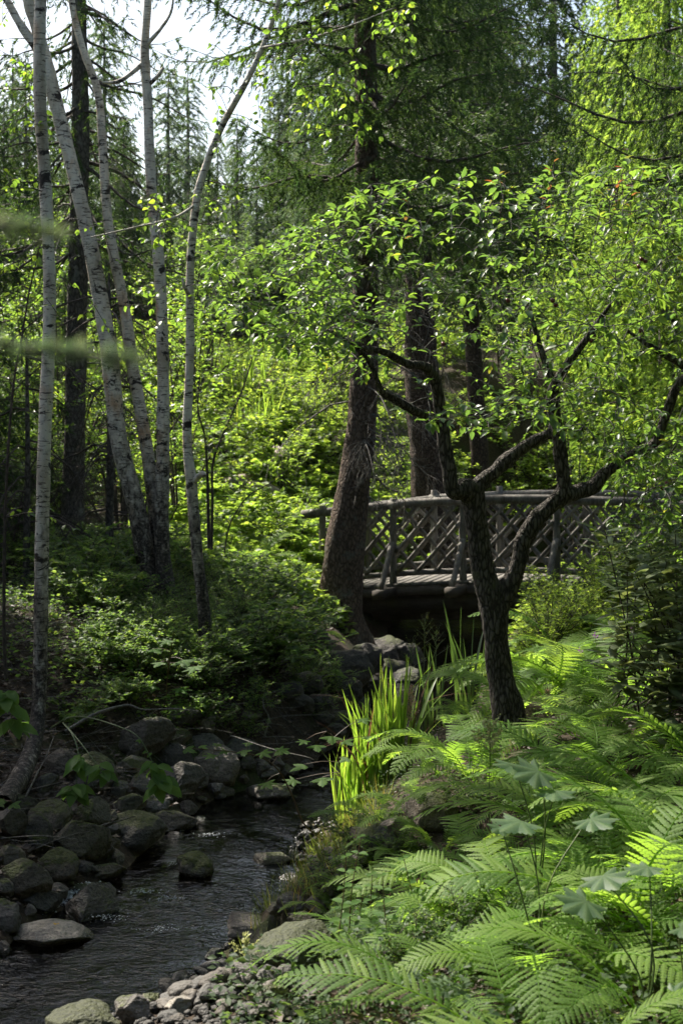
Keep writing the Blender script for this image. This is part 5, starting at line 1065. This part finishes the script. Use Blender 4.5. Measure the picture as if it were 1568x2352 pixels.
# ---------------------------------------------------------------- ground cover
GR = (np.array([(-.5, 0, 0), (.5, 0, 0), (-.4, .5, .06), (.4, .5, .06), (0, 1, .3)]), np.array([(0, 1, 3), (0, 3, 2), (2, 3, 4)]))
def scatter(name, mat, n, x0, x1, d0, d1, size, label, cat, tpl=L4, wid=.6, per=4, lift=(.0, .08), up=.5, ok=None, vert=0.0, seed=0):
    rs = np.random.default_rng(seed+500); d = 1/rs.uniform(1/d1, 1/d0, n); px = rs.uniform(x0, x1, n); X_ = (px-CX)*d/FPX; Z_ = terrain(X_, d)
    m = (Z_ > .04)
    if ok is not None: m &= ok(X_, d, Z_)
    X_, d, Z_ = X_[m], d[m], Z_[m]; k = len(X_); b = np.repeat(np.stack([X_, d, Z_], -1), per, 0)
    a = rs.uniform(0, 6.28, len(b)); el = rs.uniform(-.1, .6, len(b))+vert; dd = np.stack([np.cos(a), np.sin(a), el], -1)
    b = b+np.stack([np.cos(a)*.02, np.sin(a)*.02, rs.uniform(*lift, len(b))], -1)
    g = Geo(); leaves(g, tpl, b, nrm(dd), np.array((0, 0, 1.))+rs.normal(size=(len(b), 3))*up, size*rs.uniform(.5, 1.25, len(b)), wid, rs.random(len(b))*.95)
    return tag(g.build(name, M[mat]), label, cat, kind='stuff')
right = lambda X_, d, Z_: X_ > XR(d)+np.where(d < 7.4, .85, .3)
left = lambda X_, d, Z_: X_ < XL(d)-.1
scatter('ground_cover', 'dark_leaf', 2600, 500, 1700, 3.6, 9.5, .03, 'low leafy weeds carpeting the fern bank', 'weeds', ok=right, per=5, lift=(.0, .12), seed=1)
scatter('ground_cover', 'sun_leaf', 9000, 300, 800, 16, 34, .1, 'leafy bedding carpeting the garden slope', 'weeds', ok=left, per=5, lift=(0, .25), seed=2)
scatter('ground_cover', 'sun_leaf', 5000, 850, 1700, 12, 32, .1, 'leafy undergrowth around the bridge end and beyond', 'weeds', ok=right, per=5, lift=(0, .3), seed=3)
scatter('ground_cover', 'shrub_leaf', 2600, -100, 780, 10.3, 17, .045, 'low leafy growth on the shaded birch bank', 'weeds', ok=lambda X_, d, Z_: (X_ < XL(d)-.5), per=5, lift=(0, .16), seed=4)
scatter('leaf_litter', 'litter', 9000, -150, 760, 7.5, 16, .05, 'dry brown leaf litter on the birch bank', 'leaf litter', ok=left, per=2, lift=(.0, .02), up=.5, seed=5)
scatter('leaf_litter', 'litter', 4000, 600, 1700, 3.5, 12, .04, 'brown leaf litter under the ferns', 'leaf litter', ok=right, per=2, lift=(.0, .015), up=.4, seed=6)
scatter('grass', 'grass', 420, 560, 900, 5.2, 9.2, .15, 'wispy grass at the water edge of the fern bank', 'grass', GR, .025, 8, (0, .01), .8, ok=lambda X_, d, Z_: (X_ > XR(d)+.02) & (X_ < XR(d)+.6), vert=1.6, seed=7)
# dry sticks and twigs on the birch bank
g = Geo(); rs = np.random.default_rng(77)
for k in range(900):
    d = rs.uniform(8, 14); px = rs.uniform(-80, 700); X_ = (px-CX)*d/FPX
    if X_ > XL(d)-.2: continue
    b = onground(X_, d, .01); a = rs.uniform(0, 6.28); ln = rs.uniform(.1, .5); e = b+np.array((math.cos(a)*ln, math.sin(a)*ln*.6, rs.uniform(0, .35)*ln)); e[2] = max(e[2], float(terrain(e[0], e[1]))+.01)
    add_tube(g, catmull([b, (b+e)/2+rs.normal(size=3)*.03*ln, e], 5), np.linspace(.0035, .0012, 5)*rs.uniform(.6, 1.6), 3)
tag(g.build('twig_litter', M['dead_twig']), 'tangle of dry grey twigs lying on the birch bank', 'twigs', kind='stuff')
def stick(label, pts, r0, mat='dead_twig'):
    p = catmull([P(*q) for q in pts], 40); g = Geo(); b = p[0]; add_tube(g, p-b, np.linspace(r0, r0*.3, 40), 7, .15, 20); o = g.build('fallen_branch', M[mat], None, True, tuple(b)); tag(o, label, 'branch')
stick('long grey fallen branch arching over the boulder heap', [(150, 1680, 8.9), (220, 1640, 9.0), (290, 1620, 9.1), (330, 1630, 9.1), (400, 1628, 9.2), (456, 1634, 9.2)], .011)
stick('thin dry stick leaning on the leaning birch foot', [(60, 1830, 8.3), (85, 1780, 8.4), (110, 1730, 8.5), (125, 1690, 8.6)], .007)
stick('crooked grey stick standing between boulders at the bend', [(608, 1690, 10.8), (618, 1650, 10.9), (606, 1625, 10.9), (604, 1605, 11)], .008)
stick('bleached stick lying across stones below the undergrowth', [(530, 1690, 10.2), (620, 1720, 10.1), (700, 1738, 10.0), (720, 1745, 10)], .008)

# ---------------------------------------------------------------- flowers
def plume(name, label, px, py, d, h, mat, n=150, branches=8, group=None, w=.1, cat='flower', leaf=.018):
    b = onground((px-CX)*d/FPX, d); top = P(px, py, d); t = thing(name, label, cat, tuple(b), group); e = top-b; st = Geo(); fl = Geo(); rs = np.random.default_rng(int(px+py))
    add_tube(st, catmull([(0, 0, 0), e*.5+rs.normal(size=3)*.02, e], 8), np.linspace(.004, .0015, 8), 5); Pn, Dn = [], []
    for k in range(branches):
        u = k/branches; q = e-np.array((0, 0, h*(1-u)*.85)); a = k*2.4; ln = w*(1.1-u*.7); tip = q+np.array((math.cos(a)*ln, math.sin(a)*ln, h*.35)); add_tube(st, np.array([q, tip]), (.0016, .0008), 3)
        m = n//branches; s_ = rs.random(m); Pn.append(q+(tip-q)*s_[:, None]+rs.normal(size=(m, 3))*.006); Dn.append(rs.normal(size=(m, 3))+np.array((0, 0, .6)))
    leaves(fl, L4, np.concatenate(Pn), nrm(np.concatenate(Dn)), rs.normal(size=(m*branches, 3)), leaf*rs.uniform(.6, 1.2, m*branches), .7); st.build('stem', M['stem'], t, True); fl.build('flower_head', M[mat], t); return t
plume('flower_plume', 'cream feathery seed plume standing between ferns and broad leaves', 1125, 1665, 6.5, .16, 'plume', 260, 9)
plume('flower_plume', 'cream plume above the arching ferns', 1030, 2060, 5.2, .14, 'plume', 220, 9)
plume('flower_plume', 'large cream plume by the low broad leaf plant', 930, 2235, 4.8, .17, 'plume', 260, 10, w=.09)
plume('flower_plume', 'pale forked plume over the wet rocks at the gravel beach', 570, 2160, 5.9, .12, 'plume', 200, 8, w=.1)
plume('astilbe', 'pinkish astilbe spike leaning beside the iris clump', 940, 1595, 9.6, .22, 'pink_plume', 220, 9, w=.05)
plume('astilbe', 'faded astilbe spike above the iris blades', 890, 1572, 9.8, .16, 'pink_plume', 150, 8, w=.04)
for px, py, d in [(975, 1420, 10.6), (945, 1475, 10.5), (1000, 1450, 10.7)]:
    plume('umbel', 'branching green seed umbel rising before the dark bridge arch', px, py, d, .22, 'grass', 110, 14, 'seed umbels before the bridge arch', .1, 'plant', .009)
for px, py in [(1420, 1475), (1365, 1455), (1400, 1500), (1450, 1440), (1330, 1490)]:
    plume('purple_flower', 'small purple flower among the sunny ferns', px, py, 9.9, .04, 'purple_petal', 14, 3, 'purple flowers among the ferns', .012, 'flower', .014)
for px, py in [(395, 1180), (408, 1165), (383, 1190), (420, 1190)]:
    plume('purple_flower_spike', 'purple flower spike in the garden behind the birches', px, py, 21, .5, 'purple_petal', 120, 8, 'purple flower spikes in the garden', .06, 'flower', .05)
for px, py in [(210, 1170), (180, 1165), (165, 1180), (220, 1155)]:
    plume('red_flower', 'orange red flower glimpsed between birch stems', px, py, 23, .25, 'orange_petal', 80, 6, 'orange flowers behind the birches', .12, 'flower', .06)
for px, py in [(640, 1028), (600, 1252)]:
    plume('white_flower', 'white flower cluster on the garden slope', px, py, 21, .12, 'white_petal', 40, 5, 'white flowers on the garden slope', .08, 'flower', .05)
# garden steps
SL = [rock_mesh('step', 120+k, 3, M['slab'], 10, .04, .05) for k in range(4)]
for px, py, w in [(545, 1085, 70), (520, 1098, 60), (560, 1118, 80), (530, 1130, 60), (590, 1140, 70), (620, 1150, 60), (500, 985, 60), (525, 960, 60), (505, 1000, 50), (500, 890, 80), (620, 900, 70), (690, 905, 50), (640, 1090, 50)]:
    p = hit(px, py, 17, 50); s = w*p[1]/FPX; o = link('stone_step', random.choice(SL)); o.location = (p[0], p[1], p[2]+.1); o.scale = (s*.7, s*.5, .14); o.rotation_euler = (0, 0, random.uniform(-.3, .3)); tag(o, 'flat stone step in the sunlit rock garden', 'step', 'stone steps of the rock garden')
# ---------------------------------------------------------------- spruce bough hanging close by
nb = onground(-2.7, 1.25); t = thing('young_spruce', 'young spruce whose blurred boughs reach across close in front of the birches', 'tree', tuple(nb)); w = Geo(); nd = Geo()
add_tube(w, np.array([(0, 0, -.1), (0, 0, 1.0), (0.02, 0, 2.4)]), (.03, .022, .008), 8); Pn, Dn = [], []
for a, e, m0 in [((0, 0, 1.9), P(300, 828, .86), .18), ((0, 0, 2.0), P(120, 530, .72), .2)]:
    e = e-nb; a = np.array(a); pt = catmull([a, a+(e-a)*.35+np.array((0, .1, m0)), a+(e-a)*.75+np.array((0, .05, m0*.45)), e], 40); add_tube(w, pt, np.linspace(.009, .0015, 40), 5)
    k = 39*R.uniform(.3, 1, 1000); i_ = np.minimum(k.astype(int), 38); Pn.append(pt[i_]+(pt[i_+1]-pt[i_])*(k-i_)[:, None]); Dn.append(nrm(pt[i_+1]-pt[i_])*.8+R.normal(size=(1000, 3))*.5)
    for q in range(14, 24, 2):      # side twigs
        for sg in (-1, 1):
            d_ = nrm(pt[q]-pt[q-1]); sd = nrm(np.cross(d_, (0, 0, 1.)))*sg; ln = .14*(1.02-q/39); ee = pt[q]+d_*ln*.6+sd*ln*.7+np.array((0, 0, -.18*ln)); tw = catmull([pt[q], (pt[q]+ee)/2+np.array((0, 0, .02)), ee], 8); add_tube(w, tw, np.linspace(.003, .001, 8), 4)
            m_ = int(30+500*ln); k = 7*R.uniform(.05, 1, m_); i_ = np.minimum(k.astype(int), 6); Pn.append(tw[i_]+(tw[i_+1]-tw[i_])*(k-i_)[:, None]); Dn.append(nrm(tw[i_+1]-tw[i_])*.8+R.normal(size=(m_, 3))*.5)
leaves(nd, TUFT, np.concatenate(Pn), nrm(np.concatenate(Dn)), R.normal(size=(len(np.concatenate(Pn)), 3)), .012, 1.0)
w.build('trunk', M['twig'], t, True); tag(nd.build('crown', M['needle_pale'], t), kind='stuff')

# ---------------------------------------------------------------- thin stems and dead undergrowth
def sapling_stem(label, pts, r0, nleaf, name='sapling', size=(.03, .06), mat='twig', lm='birch_leaf', sides=()):
    p = catmull([P(*q) for q in pts], 40); b = p[0]; t = thing(name, label, 'sapling', tuple(b)); g = Geo(); add_tube(g, p-b, np.linspace(r0, r0*.3, 40), 7, .1, 9); g.build('trunk', M[mat], t, True); rs = np.random.default_rng(int(pts[0][0])+900)
    tg = p[rs.integers(10, 40, max(4, nleaf))]+rs.normal(size=(max(4, nleaf), 3))*np.array((.3, .3, .18)); pa = grow(p[6:], np.linspace(r0, r0*.3, 40)[6:], tg, rs, .1, .006); twigs('branchwork', pa, M['twig'], t, 3)
    if nleaf:
        pos, dr, up, sz = shoots(pa, rs, 6, .3, size, .8, -.2, .4); g = Geo(); leaves(g, L8, pos-b, dr, up, sz, .65); tag(g.build('foliage', M[lm], t), kind='stuff')
sapling_stem('thin bare sapling beside the straight birch', [(14, 1560, 9.8), (10, 1400, 9.8), (14, 1150, 9.8), (30, 900, 9.8), (50, 780, 9.8), (70, 660, 9.8), (95, 560, 9.8)], .014, 24)
sapling_stem('twin stemmed dark sapling between bowed birch and garden', [(480, 1260, 14), (478, 1150, 14), (476, 1080, 14), (470, 1000, 14), (455, 940, 14), (460, 860, 14)], .018, 40)
sapling_stem('slender dark sapling close to its twin by the garden', [(486, 1262, 13.9), (488, 1150, 13.9), (490, 1060, 13.9), (520, 980, 13.9), (555, 900, 13.9), (580, 820, 13.9)], .016, 46)
sapling_stem('wiry shoot bending over the garden foot', [(515, 1270, 13.5), (530, 1200, 13.5), (570, 1140, 13.5), (620, 1110, 13.5), (670, 1070, 13.5)], .008, 8)
db = onground((250-CX)*15/FPX, 15); dt = thing('dead_spruce', 'dead spruce thicket of bare arching boughs behind the straight birch', 'tree', tuple(db)); g = Geo(); add_tube(g, np.array([(0, 0, -.1), (.02, 0, 1.5), (0, .03, 3.2)]), (.05, .04, .012), 8, .1, 6); g.build('trunk', M['grey_bark'], dt, True)
dead_branches(dt, lambda z: np.array((db[0], db[1], z)), db, np.random.default_rng(21), (db[2]+.5, db[2]+3.0), 26, .7, 1.7, mat='twig')
db = onground((60-CX)*14/FPX, 14); dt = thing('dead_spruce', 'small dead spruce with dark wiry boughs beside the thin sapling', 'tree', tuple(db)); g = Geo(); add_tube(g, np.array([(0, 0, -.1), (.02, 0, 1.2), (0, .03, 2.4)]), (.04, .03, .01), 8, .1, 6); g.build('trunk', M['grey_bark'], dt, True)
dead_branches(dt, lambda z: np.array((db[0], db[1], z)), db, np.random.default_rng(22), (db[2]+.3, db[2]+2.3), 18, .6, 1.4, mat='twig')
# more fern crowns along the near edge of the bank
lab, gp = 'low arching fern at the foot of the fern bank', 'ferns at the foot of the bank'
for px, d, s_, n in [(1000, 4.3, .6, 7), (1180, 3.95, .65, 7), (1330, 3.75, .6, 7), (880, 4.9, .45, 7), (1000, 5.6, .5, 7), (930, 6.6, .42, 7), (880, 7.6, .42, 7), (960, 7.6, .5, 7)]:
    fern(onground((px-CX)*d/FPX, d, -.02), s_, n, lab, gp, FH+FHl)

# ---------------------------------------------------------------- haze
hv, t_, N, L = mk('haze'); pv_ = N('VolumePrincipled'); pv_.inputs['Color'].default_value = (.95, .97, 1, 1); pv_.inputs['Density'].default_value = .00012; pv_.inputs['Anisotropy'].default_value = .3
o_ = N('OutputMaterial'); L(pv_.outputs[0], o_.inputs['Volume'])
g = Geo(); box(g, (0, 50, 11.35), (1, 0, 0), (0, 1, 0), (0, 0, 1), 170, 340, 12.65); tag(g.build('haze', hv), 'thin pale air haze in the wood', 'haze', kind='stuff')
cy.volume_bounces = 0

# ---------------------------------------------------------------- small things on the fern bank
def pair_weed(px, py, d, h, label, group, lsz=.06):
    b = onground((px-CX)*d/FPX, d); t = thing('weed', label, 'weed', tuple(b), group); g = Geo(); e = np.array((random.uniform(-.05, .05), random.uniform(-.05, .05), h)); p = catmull([(0, 0, 0), e*.5+R.normal(size=3)*.01, e], 14); add_tube(g, p, np.linspace(.0028, .0012, 14), 5); g.build('stem', M['red_stem'], t, True)
    for k in range(3, 14, 2):
        a0 = k*.8
        for q in (0, math.pi): a = a0+q; link('leaf', ovm, t, mw=rot_to((math.cos(a), math.sin(a), .15), (0, -.2, 1), p[k], lsz*(1.1-.04*k)*random.uniform(.8, 1.1)))
for k, (px, d, h) in enumerate([(800, 5.1, .42), (770, 4.9, .36), (860, 5.4, .3), (1090, 6.2, .34), (1060, 6.4, .28), (745, 5.4, .25), (900, 4.7, .3), (820, 5.9, .25), (960, 5.0, .28)]):
    pair_weed(px, 0, d, h, 'upright weed with paired leaves beside the gravel beach', 'paired leaf weeds')
lab, gp = 'small fern sprouting at the water edge near the irises', 'small ferns at the water edge'
for px, py, s_ in [(850, 2000, .32), (905, 1965, .35), (815, 2060, .3), (960, 2010, .36), (770, 2110, .28), (880, 2080, .34), (1010, 1960, .4)]:
    fern(hit(px, py)+np.array((0, 0, -.02)), s_, 7, lab, gp, FH)
for px, py, w, h, k in [(870, 1930, 80, 60, 'moss_rock'), (800, 2010, 70, 46, 'rock'), (765, 2050, 70, 40, 'moss_rock'), (735, 2090, 80, 46, 'rock'), (700, 2130, 70, 40, 'moss_rock'), (830, 1975, 50, 34, 'rock')]:
    put_rock(px, py, w, h, k, lb3, gb3)

# ---------------------------------------------------------------- tell look-alikes apart by size and neighbour
MARKS = [(P(95, 1600, 9.3), 'the straight birch'), (P(360, 1370, 13), 'the birch clump'), (P(472, 1500, 11.5), 'the bowed birch'), (P(790, 1440, 16.5), 'the reddish spruce trunk'), (P(1000, 1330, 22), 'the second spruce'),
         (P(165, 1330, 17), 'the grey trunked spruce'), (np.array(base), 'the crab apple trunk'), (np.array(rb), 'the rhododendron'), (P(858, 1900, 9.7), 'the bright irises'), (B(-1.8, -.8, 0), 'the spruce end of the bridge'),
         (B(3.2, -.8, 0), 'the fern end of the bridge'), (hit(470, 2280), 'the gravel beach'), (hit(700, 1940), 'the pebble spit'), (hit(450, 2000), 'the midstream rock'), (hit(100, 2160), 'the pale flat boulder'), (hit(310, 1925), 'the wedge shaped slab'),
         (hit(505, 1785), 'the rounded boulder at the bend'), (hit(545, 1090, 17, 50), 'the garden steps'), (onground((250-CX)*15/FPX, 15), 'the dead spruce thicket'), (onground((1100-CX)*25/FPX, 25), 'the thin spruce'), (hit(670, 2200), 'the weedy mossy slab')]
MP_ = np.array([m_[0] for m_ in MARKS]); groups = {}
for o in COL.objects:
    if o.get('group') and o.parent is None and o.get('category') != 'pebble': groups.setdefault((o['group'], o['label']), []).append(o)
for (gname, lb_), mem in groups.items():
    if len(mem) < 3: continue
    szs = []
    for o in mem:
        if o.type == 'MESH': szs.append(o.scale.x*o.scale.z)
        else: szs.append(o.scale.z if abs(o.scale.z-1) > 1e-4 else sum(c.scale.z for c in o.children)/max(1, len(o.children)))
    q1, q2 = np.quantile(szs, (.33, .67))
    for o, z_ in zip(mem, szs):
        k = int(np.argmin(((MP_-np.array(o.location))**2*np.array((1, 1, .2))).sum(1)))
        w_ = '' if q2/max(q1, 1e-6) < 1.06 else ('smaller ' if z_ < q1 else 'larger ' if z_ > q2 else 'medium ')
        new = w_+lb_+', closest to '+MARKS[k][1]
        if len(new.split()) > 16: new = lb_+', by '+MARKS[k][1]
        if len(new.split()) <= 16: o['label'] = new
